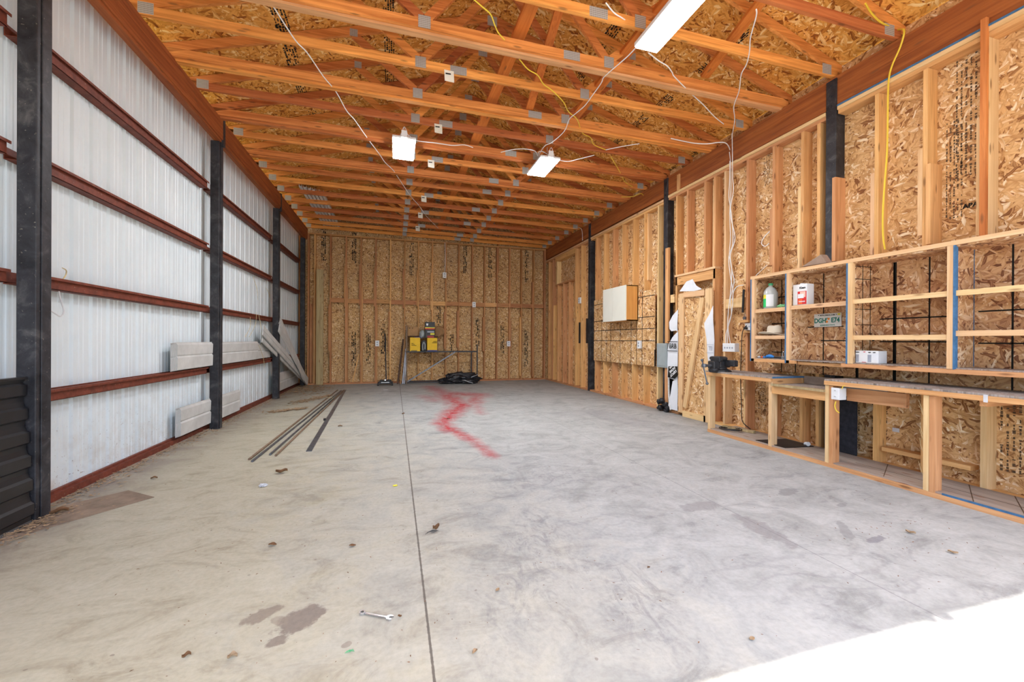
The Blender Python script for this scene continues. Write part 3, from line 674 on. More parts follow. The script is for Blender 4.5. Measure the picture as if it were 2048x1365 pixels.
# braces running the length of the roof
q = P(1040, 30, 'Z', 4.62); g = G(); g.bar((q.x+.02, 2.6, 4.56), (q.x-.02, 12.5, 4.56), .14, .038)
tag(put('roof_brace', g, 'brace_y', base=(q.x, 7, 4.55)), 'orange board running lengthwise over the middle of the truss bottom chords', 'brace')
q = P(1240, 110, 'Z', 4.56); g = G(); g.bar((q.x, 2.6, 4.55), (q.x, 12.5, 4.55), .14, .038)
tag(put('roof_brace', g, 'brace_y', base=(q.x, 7, 4.55)), 'long orange board running lengthwise over the truss chords right of the middle', 'brace')
a = P(1094, 40, 'Y', 3.6); b = P(1106, 228, 'Y', 5.3)
g = G(); g.bar((1.75, 3.3, 5.48), (1.78, 5.35, 4.50), .10, .038)
tag(put('roof_brace', g, 'brace_y', base=b), 'steep orange brace board slanting down between the middle trusses', 'brace')
g = G(); g.bar((3.45, 2.35, 4.93), (3.62, 4.12, 4.52), .11, .038)
tag(put('roof_brace', g, 'brace_y', base=(3.5, 3, 4.6)), 'dark orange brace board slanting under the right roof slope near the long light', 'brace')
g = G(); g.bar((1.4, 7.3, 4.72), (2.45, 7.15, 4.72), .03, .13)
tag(put('spare_board', g, 'beam_y', base=(2, 7.2, 4.7)), 'short dark board lying level among the trusses above the right square light', 'board')
for i in range(6):
    g = G(); x = -1.95+i*.072
    x += .004*i; g.box((x, 9.45+.05*i, 4.497), (x+.055, 12.48, 4.517)); g.box((x, 9.45+.05*i, 4.517), (x+.008, 12.48, 4.55)); g.box((x+.047, 9.45+.05*i, 4.517), (x+.055, 12.48, 4.55))
    o = put('metal_strip', g, 'galv', base=(x, 11, 4.55)); tag(o, 'long grey metal strip lying in a bundle on the truss chords at the far left', 'strip', 'bundle of grey metal strips in the rafters')

# ------------------------------------------------------------------ lights
def square_light(cx, cy, z, label):
    t = thing('ceiling_light', (cx, cy, z+.20), label, 'ceiling light')
    w, d = .155, .345
    put('housing', G().box((cx-w-.012, cy-d-.012, z+.012), (cx+w+.012, cy+d+.012, z+.045)), 'white', t, bevel=.006)
    put('diffuser', G().box((cx-w, cy-d, z), (cx+w, cy+d, z+.012)), 'led', t)
    put('bracket', G().box((cx-.04, cy-d-.03, z+.02), (cx+.04, cy-d-.012, z+.12)).tube([(cx-.05, cy-d-.02, z+.03), (cx, cy-d-.03, z+.17), (cx+.06, cy-d-.02, z+.03)], .004, 6), 'white', t)
    put('hanger', G().cyl((cx, cy-.2, z+.04), (cx, cy-.2, z+.25), .004, 6).cyl((cx, cy+.2, z+.04), (cx, cy+.2, z+.25), .004, 6), 'galv', t)
square_light(.12, 6.46, 4.20, 'glowing white square ceiling light hanging left of the middle')
square_light(2.365, 6.38, 4.17, 'glowing white square ceiling light hanging right of the middle')
t = thing('ceiling_light', (2.37, 2.85, 4.35), 'long bright white strip light hanging from the nearest trusses', 'ceiling light')
put('housing', G().box((2.24, 2.24, 4.165), (2.50, 3.50, 4.21)), 'white', t, bevel=.01)
put('diffuser', G().box((2.25, 2.25, 4.15), (2.49, 3.485, 4.165)), 'led_long', t)
put('hanger', G().cyl((2.37, 2.5, 4.2), (2.37, 2.5, 4.36), .004, 6).cyl((2.37, 3.3, 4.2), (2.37, 3.3, 4.36), .004, 6), 'galv', t)

# ------------------------------------------------------------------ cables
def cable(px, ax, val, mat, label, r=.006, name='cable', group=None, post=None):
    pts = [P(u, v, ax, val) for u, v in px]
    if post: pts += post
    g = G().tube(pts, r, 6); return tag(put(name, g, mat, base=pts[0], smooth=True), label, 'cable', group)
cable([(541, 19), (584, 84), (609, 110), (641, 156), (667, 187), (688, 224), (704, 242), (724, 270), (738, 289), (755, 311), (767, 328), (783, 343), (794, 359), (818, 394), (835, 413), (851, 435), (874, 458)], 'Z', 4.385, 'wire_white', 'long white cable threaded across the left side of the truss chords', .0065)
cable([(1205, 4), (1222, 24), (1238, 34), (1250, 43)], 'Z', 4.40, 'wire_white', 'short white cable looping left of the long strip light')
cable([(1264, 95), (1250, 110), (1231, 127), (1203, 152), (1197, 165), (1178, 192), (1165, 210), (1148, 225), (1134, 238), (1124, 262), (1100, 284), (1085, 292), (1073, 312)], 'Z', 4.33, 'wire_white', 'white cable strung from the long strip light to the right square light')
cable([(1291, 103), (1312, 119), (1329, 129), (1339, 142), (1345, 152), (1382, 188), (1402, 206), (1424, 229), (1443, 244)], 'Z', 4.33, 'wire_white', 'white cable sagging from the strip light toward the right wall')
cable([(1506, 14), (1506, 28), (1495, 70), (1493, 100), (1487, 125), (1477, 145), (1473, 178), (1463, 208), (1465, 235), (1461, 262)], 'Z', 4.30, 'wire_white', 'white cable hanging beside the dark brace at upper right')
cable([(1338, 274), (1362, 279), (1385, 283), (1410, 284), (1432, 281), (1447, 282), (1455, 292), (1457, 305)], 'Z', 4.15, 'wire_white', 'white cable bending from the right trusses down to the wall', .007)
cable([(1072, 312), (1066, 302), (1048, 298), (1024, 299), (998, 305)], 'Z', 4.30, 'wire_white', 'white cable leading from the right square light toward the left one')
cable([(1078, 314), (1073, 305), (1082, 303), (1105, 316), (1130, 322), (1150, 318), (1185, 309)], 'Z', 4.28, 'wire_white', 'white cable drooping right of the right square light')
cable([(795, 276), (800, 268), (812, 272), (828, 283), (870, 288), (900, 292), (925, 291), (942, 296)], 'Z', 4.29, 'wire_white', 'white cable trailing right from the left square light')
cable([(1208, 298), (1240, 291), (1275, 285)], 'Z', 4.33, 'wire_white', 'short white cable end spliced to the yellow cable')
cable([(941, 0), (960, 16), (975, 30), (983, 50), (990, 65), (1003, 80)], 'Z', 4.36, 'wire_yellow', 'yellow cable crossing the trusses left of the long strip light', .0065)
cable([(1033, 118), (1050, 138), (1070, 150), (1082, 168), (1100, 181), (1122, 203), (1132, 222), (1150, 238), (1160, 264), (1177, 274), (1184, 288), (1208, 298)], 'Z', 4.35, 'wire_yellow', 'long yellow cable snaking over the middle trusses', .0065)
cable([(1218, 312), (1228, 328), (1238, 345), (1247, 362), (1262, 371)], 'Z', 4.33, 'wire_yellow', 'short yellow cable near the right end of the far trusses')
cable([(1240, 392), (1262, 391), (1279, 385), (1285, 393), (1286, 412)], 'Z', 4.22, 'wire_yellow', 'yellow cable drooping to the right beam above the hanging cabinet')
cable([(1724, 0), (1736, 19), (1752, 35), (1770, 45), (1786, 52)], 'Z', 4.42, 'wire_yellow', 'thick yellow cable dropping over the right beam and down the studs', .008,
      post=[P(1802, 53, 'X', 4.74), P(1795, 85, 'X', 4.76), P(1780, 120, 'X', 4.77), P(1773, 146, 'X', 4.77), P(1771, 182, 'X', 4.77), P(1771, 240, 'X', 4.775), P(1770, 300, 'X', 4.775), P(1766, 360, 'X', 4.758), P(1763, 420, 'X', 4.755), P(1764, 465, 'X', 4.755), P(1768, 492, 'X', 4.755)])
cable([(1139, 455), (1150, 453), (1161, 458), (1163, 480)], 'X', 4.72, 'wire_white', 'short white cable looping over the beam far down the right wall')
for i, px in enumerate(([(1455, 300), (1458, 327), (1459, 376), (1457, 422), (1459, 471), (1457, 506), (1463, 538), (1467, 560), (1460, 595), (1462, 627), (1452, 664), (1452, 684)],
                        [(1460, 262), (1461, 300), (1462, 350), (1464, 376), (1458, 422), (1468, 471), (1459, 506), (1462, 535), (1461, 570), (1457, 610), (1455, 640), (1455, 684)],
                        [(1456, 318), (1456, 360), (1455, 390), (1461, 430), (1464, 480), (1456, 510), (1459, 545), (1465, 580), (1463, 620), (1456, 650), (1461, 684)])):
    cable(px, 'X', 4.745-.009*i, 'wire_white', 'white cable in the bundle running down to the white junction box', .0055, group='white cables down to the junction box')
cable([(1486, 566), (1473, 569), (1466, 580), (1464, 597)], 'X', 4.72, 'wire_white', 'short white cable branching right from the wall bundle')
cable([(1538, 457), (1526, 470), (1521, 482), (1528, 488), (1536, 482)], 'X', 4.80, 'wire_white', 'small loop of white cable above the left end of the shelf')
cable([(1510, 547), (1533, 525)], 'X', 4.60, 'wire_white', 'thin white stub of cable slanting above the shelf corner', .004)
cable([(888, 487), (889, 520), (888, 548)], 'Y', D-.02, 'wire_white', 'thin pale cable down the back wall to the upper outlet', .008)

# ------------------------------------------------------------------ outlets on back and right wall
def outlet_y(u, v, label, w=.055, h=.085):
    c = P(u, v, 'Y', D-.03); t = thing('outlet_box', c, label, 'outlet', None)
    ob = put('box', G().box((c.x-w, D-.035, c.z-h), (c.x+w, D+.03, c.z+h)), 'white', t, bevel=.004)
    put('socket', G().box((c.x-.02, D-.038, c.z+.015), (c.x+.02, D-.034, c.z+.05)).box((c.x-.02, D-.038, c.z-.05), (c.x+.02, D-.034, c.z-.015)), 'greyp', ob)
outlet_y(754.5, 690, 'white outlet on the back wall left of the leaning jack handle'); outlet_y(888, 552, 'white box high on the back wall under a thin cable')
outlet_y(947.5, 610.5, 'white switch box on the back wall at the level of the blocking'); outlet_y(1017.5, 688, 'white outlet on the back wall right of the metal rack')
def outlet_x(u, v, X, label):
    c = P(u, v, 'X', X); t = thing('outlet_box', c, label, 'outlet')
    ob = put('box', G().box((X-.03, c.y-.05, c.z-.08), (X+.03, c.y+.05, c.z+.08)), 'white', t, bevel=.004)
    put('socket', G().box((X-.033, c.y-.02, c.z+.012), (X-.03, c.y+.02, c.z+.045)).box((X-.033, c.y-.02, c.z-.045), (X-.03, c.y+.02, c.z-.012)), 'greyp', ob)
outlet_x(1159, 600, 4.775, 'small white box between studs at the far end of the right wall'); outlet_x(1279.5, 687, 4.76, 'white outlet on the gridded board below the hanging cabinet')

# ------------------------------------------------------------------ hanging cabinet and gridded board
bo = thing('osb_board', (4.78, 7.9, .8), 'strand board panel with black grid lines behind the white-doored cabinet', 'board')
y0, y1, z0, z1 = 6.70, 9.16, .80, 2.285
put('panel', G().box((4.773, y0, z0), (4.787, y1, z1)), 'osb_right', bo)
g = G()
for z in (.80+.49, .80+.73, .80+.96, 2.17): g.box((4.7715, y0, z-.007), (4.7732, y1, z+.007))
for u in (1203, 1213, 1221, 1240, 1262, 1273, 1284): y = P(u, 640, 'X', 4.773).y; g.box((4.7715, y-.007, z0), (4.7732, y+.007, z1 if u > 1270 else 1.80))
put('grid_line', g, 'ink', bo)
put('edge_strip', G().box((4.768, 6.685, .80), (4.79, 6.70, 1.12)), 'wire_black', bo)
cb = thing('wall_cabinet', (4.62, 7.72, 1.70), 'wall cabinet with two cream doors and honey coloured side, hung on the studs', 'cabinet')
ya, yb, za, zb, xf = 7.245, 8.18, 1.70, 2.42, 4.50
g = G(); g.box((xf, ya, za), (4.765, ya+.018, zb)).box((xf, yb-.018, za), (4.765, yb, zb)).box((xf, ya, za), (4.765, yb, za+.018)).box((xf, ya, zb-.018), (4.765, yb, zb)).box((4.75, ya, za), (4.765, yb, zb))
put('body', g, 'veneer', cb)
ym = P(1224, 600, 'X', 4.48).y
for a, b in ((ya, ym-.002), (ym+.002, yb)): put('door', G().box((4.48, a+.002, za+.004), (xf, b-.002, zb)), 'cream', cb, bevel=.002)

# ------------------------------------------------------------------ home-built door
dr = G().box((4.755, 5.20, .05), (4.765, 6.02, 2.10)); dr = struct('door_1', dr, 'osb_right'); dr['label'] = 'home-built door of strand board with a plank frame and diagonal brace'
def plank(name, a, b, w=.09, mat='pale_z', th=.03):
    A = Vector((4.735, P(a[0], a[1], 'X', 4.72).y, P(a[0], a[1], 'X', 4.72).z)); B = Vector((4.735, P(b[0], b[1], 'X', 4.72).y, P(b[0], b[1], 'X', 4.72).z))
    g = G(); g.bar(A, B, th, w, (0, 1, 0) if abs((B-A).z) > abs((B-A).y) else (0, 0, 1)) if False else g.bar(A, B, w, th, (1, 0, 0)); return put(name, g, mat, dr)
plank('frame_board', (1361.5, 584), (1361.5, 822), .11); plank('frame_board', (1416, 574), (1415, 842), .14); plank('frame_board', (1366, 587), (1407, 582), .09, 'pale_y')
plank('frame_board', (1366, 824), (1412, 835), .10, 'pale_y'); plank('diagonal_brace', (1403, 592), (1370, 812), .085, 'pale_z', .036)
# house wrap: sheets around the door
def wrap(name, px, X, label, th=.004, seed=1, parent=None):
    from mathutils import noise
    pts = [P(u, v, 'X', X) for u, v in px]; g = G(); g.poly(pts, (th, 0, 0)); bmesh.ops.triangulate(g.bm, faces=g.bm.faces)
    bmesh.ops.subdivide_edges(g.bm, edges=g.bm.edges, cuts=3, use_grid_fill=True)
    for v in g.bm.verts: v.co.x += .02*noise.noise(Vector((v.co.y*6, v.co.z*3.5, seed)))
    o = put(name, g, 'wrap', parent, base=None if parent else pts[0], smooth=False)
    return tag(o, label, 'plastic sheet') if not parent else o
wA = wrap('house_wrap', [(1355, 616), (1345, 628), (1338, 642), (1339, 655), (1343, 660), (1352, 658), (1355, 661)], 4.745, 'small torn white wrap flap left of the door near its top', seed=2)
wB = wrap('house_wrap', [(1355.5, 660), (1344, 673), (1338, 685), (1335, 698), (1335, 720), (1336, 752), (1345, 753), (1352, 762), (1356, 760)], 4.735, 'torn white house wrap left of the door with black letters and a dark logo', seed=3)
wC = wrap('house_wrap', [(1346, 760), (1350, 757), (1356, 760), (1356.5, 819), (1345, 816), (1337, 812)], 4.735, 'crumpled white wrap hanging to the floor left of the door', seed=4)
wD = wrap('house_wrap', [(1424, 607), (1418, 625), (1408, 643), (1411, 660), (1414, 685), (1417, 718), (1429, 716), (1427, 640)], 4.712, 'tapering white wrap strip tucked beside the right edge of the door', seed=5)
wE = wrap('house_wrap', [(1358, 580), (1372, 560), (1384, 555), (1384, 567), (1391, 568), (1402, 575), (1386, 579)], 4.715, 'white wrap scrap caught over the top of the door', seed=6)
def onw(par, u, v, s_, size, X, rot=0, mat='ink', sx=1.):
    q = P(u, v, 'X', X); m = face_right(q) @ Matrix.Rotation(math.radians(rot), 4, 'Z'); return text('lettering', s_, size, mat, par, m, sx=sx, bold=.002)
onw(wB, 1345.5, 690, 'BRB', .12, 4.714, 0, sx=.95)
for v in (680.5, 699): 
    a = P(1335, v, 'X', 4.714); b = P(1355, v, 'X', 4.714); put('printed_line', G().box((4.712, b.y, a.z-.006), (4.714, a.y, a.z+.006)), 'ink', wB)
pts = [P(u, v, 'X', 4.714) for u, v in ((1337.5, 730), (1355, 730), (1356, 749), (1350, 755), (1336, 752))]
put('logo_patch', G().poly(pts, (.001, 0, 0)), 'ink', wB)
onw(wB, 1345, 737, 'HOME', .062, 4.711, 215, 'white'); onw(wB, 1347, 744, 'DEPOT', .062, 4.711, 215, 'white'); onw(wB, 1342, 731.5, 'THE', .04, 4.711, 215, 'white')
onw(wD, 1421, 694, 'TI', .09, 4.690, 0, 'greyp')
for v in (686, 702): a = P(1413, v, 'X', 4.69); b = P(1427, v, 'X', 4.69); put('printed_line', G().box((4.689, b.y, a.z-.003), (4.691, a.y, a.z+.003)), 'greyp', wD)
ep = thing('breaker_panel', (4.77, 6.44, .80), 'grey electric panel box on the wall left of the door', 'electric panel')
put('box', G().box((4.72, 6.275, .80), (4.785, 6.56, 1.245)), 'panelgrey', ep, bevel=.006); put('door', G().box((4.712, 6.30, .83), (4.722, 6.535, 1.215)), 'panelgrey', ep, bevel=.003)
tag(put('conduit', G().tube([(4.74, 6.24, .82), (4.74, 6.23, .4), (4.73, 6.20, .2), (4.72, 6.15, .06)], .016, 8), 'galv', base=(4.74, 6.2, .1), smooth=True), 'grey conduit curving down to the floor below the electric panel', 'conduit')
g = G(); rr = random.Random(5)
for k in range(9): g.blob((4.73+rr.uniform(-.06, .03), 6.36+rr.uniform(-.12, .1), .07+rr.uniform(-.03, .14)), (.045, .05, .05), 2, .5, k)
tag(put('tangled_cable', g, 'wire_black', base=(4.73, 6.36, 0)), 'tangled black cable heap on the floor at the foot of the middle right post', 'cable')

# ------------------------------------------------------------------ junction box, wall gadgets left of the shelf
jb = thing('junction_box', P(1459, 692, 'X', 4.72), 'white junction box with four holes where the white cables end', 'junction box')
a, b = P(1445, 684, 'X', 4.70), P(1469.5, 700, 'X', 4.70)
jbx = put('box', G().box((4.70, b.y, b.z), (4.785, a.y, a.z+.01)), 'white', jb, bevel=.006)
g = G()
for k in range(4): yy = a.y-(a.y-b.y)*(.2+.2*k); g.cyl((4.699, yy, (a.z+b.z)/2), (4.6975, yy, (a.z+b.z)/2), .014, 10)
put('knockout', g, 'greyp', jbx)
tag(put('flat_bar', G().bar(P(1486.5, 575, 'X', 4.77), P(1485, 621, 'X', 4.77), .012, .03, (0, 1, 0)), 'wire_black', base=P(1485, 621, 'X', 4.77)), 'narrow black bar hanging on the wall left of the shelf', 'bar')
sm = thing('wall_ledge', P(1490, 640, 'X', 4.75), 'small wooden ledges nailed to the wall left of the shelf', 'ledge')
a = P(1483, 637, 'X', 4.74); b = P(1503, 641, 'X', 4.74); put('ledge_board', G().box((4.68, b.y, a.z-.03), (4.80, a.y, a.z)), 'stud_y', sm)
a = P(1485, 655, 'X', 4.74); b = P(1503, 661, 'X', 4.74); put('ledge_board', G().box((4.72, b.y, a.z-.045), (4.80, a.y, a.z)), 'stud_y', sm)
q = P(1489, 628, 'X', 4.74); pl = thing('padlock', q, 'small steel padlock standing on the wall ledge', 'padlock')
put('body', G().box((q.x-.012, q.y-.02, q.z-.05), (q.x+.012, q.y+.02, q.z-.01)), 'steel', pl, bevel=.004); put('shackle', G().tube([(q.x, q.y-.014, q.z-.01), (q.x, q.y-.012, q.z+.02), (q.x, q.y+.012, q.z+.02), (q.x, q.y+.014, q.z-.01)], .004, 6), 'chrome', pl, smooth=True)
q = P(1497.5, 647.5, 'X', 4.73); pg = thing('power_outlet', q, 'white double outlet with a black plug below the wall ledge', 'outlet')
put('box', G().box((4.71, q.y-.05, q.z-.06), (4.76, q.y+.05, q.z+.04)), 'white', pg, bevel=.004); put('socket', G().cyl((4.709, q.y+.025, q.z-.01), (4.707, q.y+.025, q.z-.01), .014, 10).cyl((4.709, q.y-.025, q.z-.01), (4.707, q.y-.025, q.z-.01), .014, 10), 'greyp', pg)
put('plug', G().box((4.68, q.y+.0, q.z-.05), (4.71, q.y+.04, q.z-.02)), 'wire_black', pg)
cable([(1493, 647), (1488, 652), (1484, 665), (1483, 700), (1482, 732)], 'X', 4.70, 'wire_black', 'black power cord running down the wall behind the bench to the floor', .006, name='cable',
      post=[P(1482, 745, 'X', 4.781), P(1482, 760, 'X', 4.781), P(1484, 800, 'X', 4.78), P(1486, 838, 'X', 4.78), Vector((4.70, 4.45, .075)), Vector((4.55, 4.5, .07)), Vector((4.40, 4.62, .066))])
g = G()
for r_ in (.10, .13, .16): g.tube([(4.46+r_*math.cos(t)*.7, 4.55+r_*math.sin(t), .066+.004*t) for t in [k*.5 for k in range(13)]], .006, 6)
tag(put('cord_coil', g, 'wire_black', base=(4.46, 4.55, .06), smooth=True), 'loose loops of black cord on the deck under the vise end of the bench', 'cable')

# ------------------------------------------------------------------ workbench
wbh = thing('workbench', (4.5, 3.2, 0), 'long home-built wooden workbench along the right wall with a lower middle section', 'workbench')
XF = 4.28
put('floor_rail', G().box((XF, .3, 0), (XF+.038, 4.775, .042)), 'stud_y', wbh); put('deck', G().box((XF+.01, .3, .043), (4.78, 4.77, .056)), 'deck', wbh)
put('blue_edge', G().box((XF+.002, .3, .0425), (XF+.012, 2.20, .058)), 'blue', wbh)
g = G()
for y in (1.75, 2.02, 2.62): g.bar((XF+.02, y, .0568), (4.77, y+.25, .0568), .006, .001)
g.bar((4.5, 1.2, .0568), (4.52, 3.0, .0568), .005, .001); put('deck_line', g, 'ink_faded', wbh)
def leg(y0, y1, zt, mat='pale_z'): put('leg', G().box((XF, y0, .043), (XF+.09, y1, zt)), mat, wbh)
leg(4.728, 4.768, .80); leg(3.757, 3.797, .845); leg(3.096, 3.134, .84); leg(3.056, 3.094, .84, 'stud_z'); leg(2.285, 2.322, .84); leg(2.246, 2.283, .84, 'stud_z'); leg(1.35, 1.39, .84)
# section by the vise
put('apron', G().box((XF-.02, 3.755, .805), (XF+.02, 4.80, .848)), 'stud_y', wbh); put('top', G().box((XF-.015, 3.745, .849), (4.770, 4.80, .868)), 'benchtop', wbh)
put('back_rail', G().box((4.74, 3.75, .76), (4.770, 4.80, .848)), 'stud_y', wbh); put('side_rail', G().box((XF+.02, 3.755, .72), (4.78, 3.793, .848)), 'stud_x', wbh)
put('blue_edge', G().box((XF, 3.742, .85), (4.770, 3.7465, .87)), 'blue', wbh)
# lower middle section
put('apron', G().box((XF-.002, 3.135, .675), (XF+.034, 3.753, .765)), 'stud_y', wbh); put('front_lip', G().box((XF-.03, 3.135, .766), (XF+.03, 3.742, .79)), 'old_z', wbh)
put('top', G().box((XF+.03, 3.135, .768), (4.770, 3.742, .784)), 'benchtop', wbh); put('splash_board', G().box((4.765, 3.14, .785), (4.770, 3.74, .875)), 'kraft', wbh)
# near section
put('apron', G().box((XF-.02, .3, .845), (XF+.02, 3.132, .885)), 'stud_y', wbh); put('top', G().box((XF-.015, .3, .8855), (4.770, 3.132, .903)), 'benchtop', wbh)
put('back_rail', G().box((4.74, .3, .80), (4.770, 3.13, .885)), 'stud_y', wbh); put('side_rail', G().box((XF+.02, 3.09, .72), (4.78, 3.13, .885)), 'stud_x', wbh)
put('under_rail', G().box((4.42, 2.52, .69), (4.46, 3.02, .82)), 'stud_y', wbh)
put('under_rail', G().box((XF+.02, 1.95, .80), (4.74, 1.99, .885)), 'stud_x', wbh)
put('metal_bar', G().bar((XF+.06, 3.0, .833), (4.40, 2.65, .836), .02, .02), 'steel', wbh)
put('rubber_mat', G().box((XF+.03, 3.50, .0565), (4.72, 4.05, .061)), 'wire_black', wbh) if False else None
mt = put('rubber_mat', G().poly([(XF+.03, 4.0, .057), (XF+.05, 3.62, .057), (4.72, 3.58, .057), (4.74, 3.95, .057)], (0, 0, .006)), 'wire_black', base=(4.5, 3.8, .057)); tag(mt, 'dark flat rubber mat on the deck under the lower middle bench', 'mat')
tag(put('crumpled_scrap', G().blob((4.66, 3.62, .085), (.03, .03, .025), 2, .5, 4), 'white', base=(4.66, 3.62, .06)), 'small white scrap on the dark mat under the bench', 'scrap')
tag(put('wood_offcut', G().bar((4.5, 4.72, .075), (4.62, 4.30, .075), .06, .03), 'old_z', base=(4.5, 4.5, .06)), 'flat wood offcut under the vise end of the bench', 'offcut')
bk = thing('outlet_box', P(1668, 781, 'X', 4.265), 'white double outlet box fixed to the near bench post with a yellow wire below', 'outlet')
a, b = P(1663, 769, 'X', 4.262), P(1679.5, 794.5, 'X', 4.262)
bbx = put('box', G().box((4.268, b.y-.0, b.z), (4.36, b.y+.055, a.z)).box((4.262, b.y, b.z), (4.275, a.y, a.z)), 'white', bk, bevel=.003)
g = G(); ym = (a.y+b.y)/2; zm = (a.z+b.z)/2
for s_ in (-1, 1): g.cyl((4.262, ym, zm+s_*.03), (4.2595, ym, zm+s_*.03), .016, 14)
bbs = put('socket', g, 'white', bbx); g = G()
for s_ in (-1, 1):
    for d in (-.006, .006): g.box((4.2585, ym+d-.0015, zm+s_*.03-.004), (4.2595, ym+d+.0015, zm+s_*.03+.006))
put('slot', g, 'ink', bbx)
cable([(1673, 797), (1671, 806), (1674, 815), (1680, 820)], 'X', 4.255, 'wire_yellow', 'short yellow wire dangling below the bench outlet box', .005)
cable([(1684, 772), (1688, 766), (1692, 765)], 'X', 4.262, 'wire_yellow', 'stub of yellow wire above the bench outlet box', .004)
q = P(1971.5, 788, 'X', 4.255); tag(put('paper_sticker', G().box((4.2585, q.y-.012, q.z-.03), (4.2598, q.y+.012, q.z+.028)), 'gum', base=q), 'white tape scrap stuck on the front edge of the near bench top', 'scrap')
q = P(1793, 853, 'X', 4.92); tag(put('paper_label', G().box((4.922, q.y-.03, q.z-.02), (4.9245, q.y+.03, q.z+.02)), 'gum', base=q), 'small white paper label on the wall board under the near bench', 'label')
tag(put('felt_sheet', G().box((4.77, 3.16, .06), (4.784, 3.37, .72)), 'felt', base=(4.78, 3.3, .06)), 'black sheet against the wall under the lower middle bench', 'sheet')
g = G(); rr = random.Random(2)
for k in range(6):
    y = 2.325; z = rr.uniform(.12, .7); g.tube([(XF+.0, y, z), (XF-.004, y+.012, z+.05), (XF-.004, y+rr.uniform(.01, .03), z+rr.uniform(.07, .12))], .001, 4)
tag(put('straw_wisps', g, 'straw', base=(XF, 2.42, .2)), 'wisps of dry straw caught on the double bench post', 'straw', kind='stuff')

# vise
v0 = P(1440, 737, 'X', 4.36); vx, vy = 4.36, 4.62; zt = .868
vs = thing('bench_vise', (vx, vy, zt), 'black cast iron vise with a long handle on the far end of the bench', 'vise')
put('base', G().lathe([(.10, 0), (.10, .018), (.07, .03), (.06, .05)], (vx, vy, zt), 24, 1, 1).box((vx-.03, vy-.13, zt), (vx+.03, vy+.13, zt+.015)), 'castiron', vs, smooth=True)
put('body', G().box((vx-.06, vy-.055, zt+.045), (vx+.09, vy+.055, zt+.13)).box((vx-.02, vy-.07, zt+.12), (vx+.02, vy+.07, zt+.175)), 'castiron', vs, bevel=.012)
put('anvil', G().box((vx+.0, vy-.19, zt+.065), (vx+.06, vy-.05, zt+.135)), 'castiron', vs, bevel=.008)
dj = put('dynamic_jaw', G().box((vx-.14, vy-.05, zt+.03), (vx-.055, vy+.05, zt+.12)).box((vx-.085, vy-.07, zt+.11), (vx-.035, vy+.07, zt+.175)).lathe([(.045, -.03), (.06, 0), (.045, .03)], (vx-.1, vy, zt+.02), 16), 'castiron', vs, bevel=.01)
put('spindle', G().cyl((vx-.14, vy, zt+.07), (vx-.24, vy, zt+.07), .016, 12).lathe([(.024, -.02), (.03, 0), (.024, .02)], (vx-.235, vy, zt+.07), 14), 'steel', dj, smooth=True)
hn = G(); A = Vector((vx-.235, vy+.03, zt+.13)); B = Vector((vx-.235, vy-.05, zt-.13)); hn.cyl(A, B, .008, 10)
hn.blob(A, (.017, .017, .017), 2, 0); hn.blob(B, (.017, .017, .017), 2, 0); put('handle', hn, 'steel', dj, smooth=True)
vs.scale = (1.2, 1.2, 1.2)
put('jaw_clamp', G().cyl((vx-.07, vy-.08, zt+.15), (vx+.0, vy-.08, zt+.15), .02, 12).cyl((vx-.07, vy+.08, zt+.15), (vx+.0, vy+.08, zt+.15), .02, 12), 'castiron', vs)

# ------------------------------------------------------------------ shelf unit
SX = 4.48; sh = thing('shelf_unit', (4.63, 2.9, 1.03), 'long open wooden shelf unit with blue-taped edges hung above the workbench', 'shelf unit')
put('back_panel', G().box((4.775, .8, .907), (4.7885, 4.46, 2.10)), 'osb_shelf_yz', sh)
put('top_rail', G().box((SX-.018, .8, 2.095), (SX+.02, 4.235, 2.133)), 'pale_y', sh); put('top_board', G().box((SX+.0, .8, 2.083), (4.775, 4.23, 2.094)), 'osb_shelf_xy', sh)
def upright(ya, yb, blue_side, zb=1.03):
    put('upright', G().box((SX-.018, ya, zb), (SX+.02, yb, 2.094)), 'pale_z', sh)
    put('side_panel', G().box((SX+.02, (ya+yb)/2-.006, zb), (4.775, (ya+yb)/2+.006, 2.083)), 'osb_shelf_xz', sh)
    y = yb if blue_side > 0 else ya-.012; put('blue_edge', G().box((SX-.020, y+(-.004 if blue_side > 0 else 0), zb), (SX+.02, y+.012, 2.094)), 'blue', sh)
upright(4.175, 4.22, 1); upright(3.688, 3.73, 1); upright(3.003, 3.05, 1, 1.06); upright(2.228, 2.268, -1, 1.06); upright(1.35, 1.39, -1, 1.06)
for ya, yb, z in ((3.73, 4.175, 1.70), (3.73, 4.175, 1.362), (3.05, 3.688, 1.708), (2.268, 3.003, 1.718), (2.268, 3.003, 1.352), (1.39, 2.228, 1.718), (1.39, 2.228, 1.383)):
    put('shelf_rail', G().box((SX-.005, ya, z-.045), (SX+.02, yb, z)), 'pale_y', sh); put('shelf_board', G().box((SX+.02, ya, z-.014), (4.775, yb, z-.002)), 'osb_shelf_xy', sh)
put('bottom_rail', G().box((SX-.018, 3.62, 1.028), (SX+.02, 4.225, 1.066)), 'stud_y', sh); put('bottom_rail', G().box((SX-.018, .8, 1.025), (SX+.02, 3.11, 1.063)), 'stud_y', sh)
put('bottom_rail', G().box((SX+.03, 3.11, 1.02), (SX+.06, 3.62, 1.052)), 'stud_y', sh); put('bottom_board', G().box((SX+.0, .8, 1.064), (4.775, 4.22, 1.074)), 'benchtop', sh)
g = G(); bx_ = 4.7735
for y in (4.05, 3.86, 3.52, 3.17, 2.83, 2.55, 2.02): g.box((bx_, y-.006, .90), (4.7752, y+.006, 2.08))
for y in (3.16, 2.82): g.box((bx_, y-.012, .90), (4.7752, y+.012, 2.08))
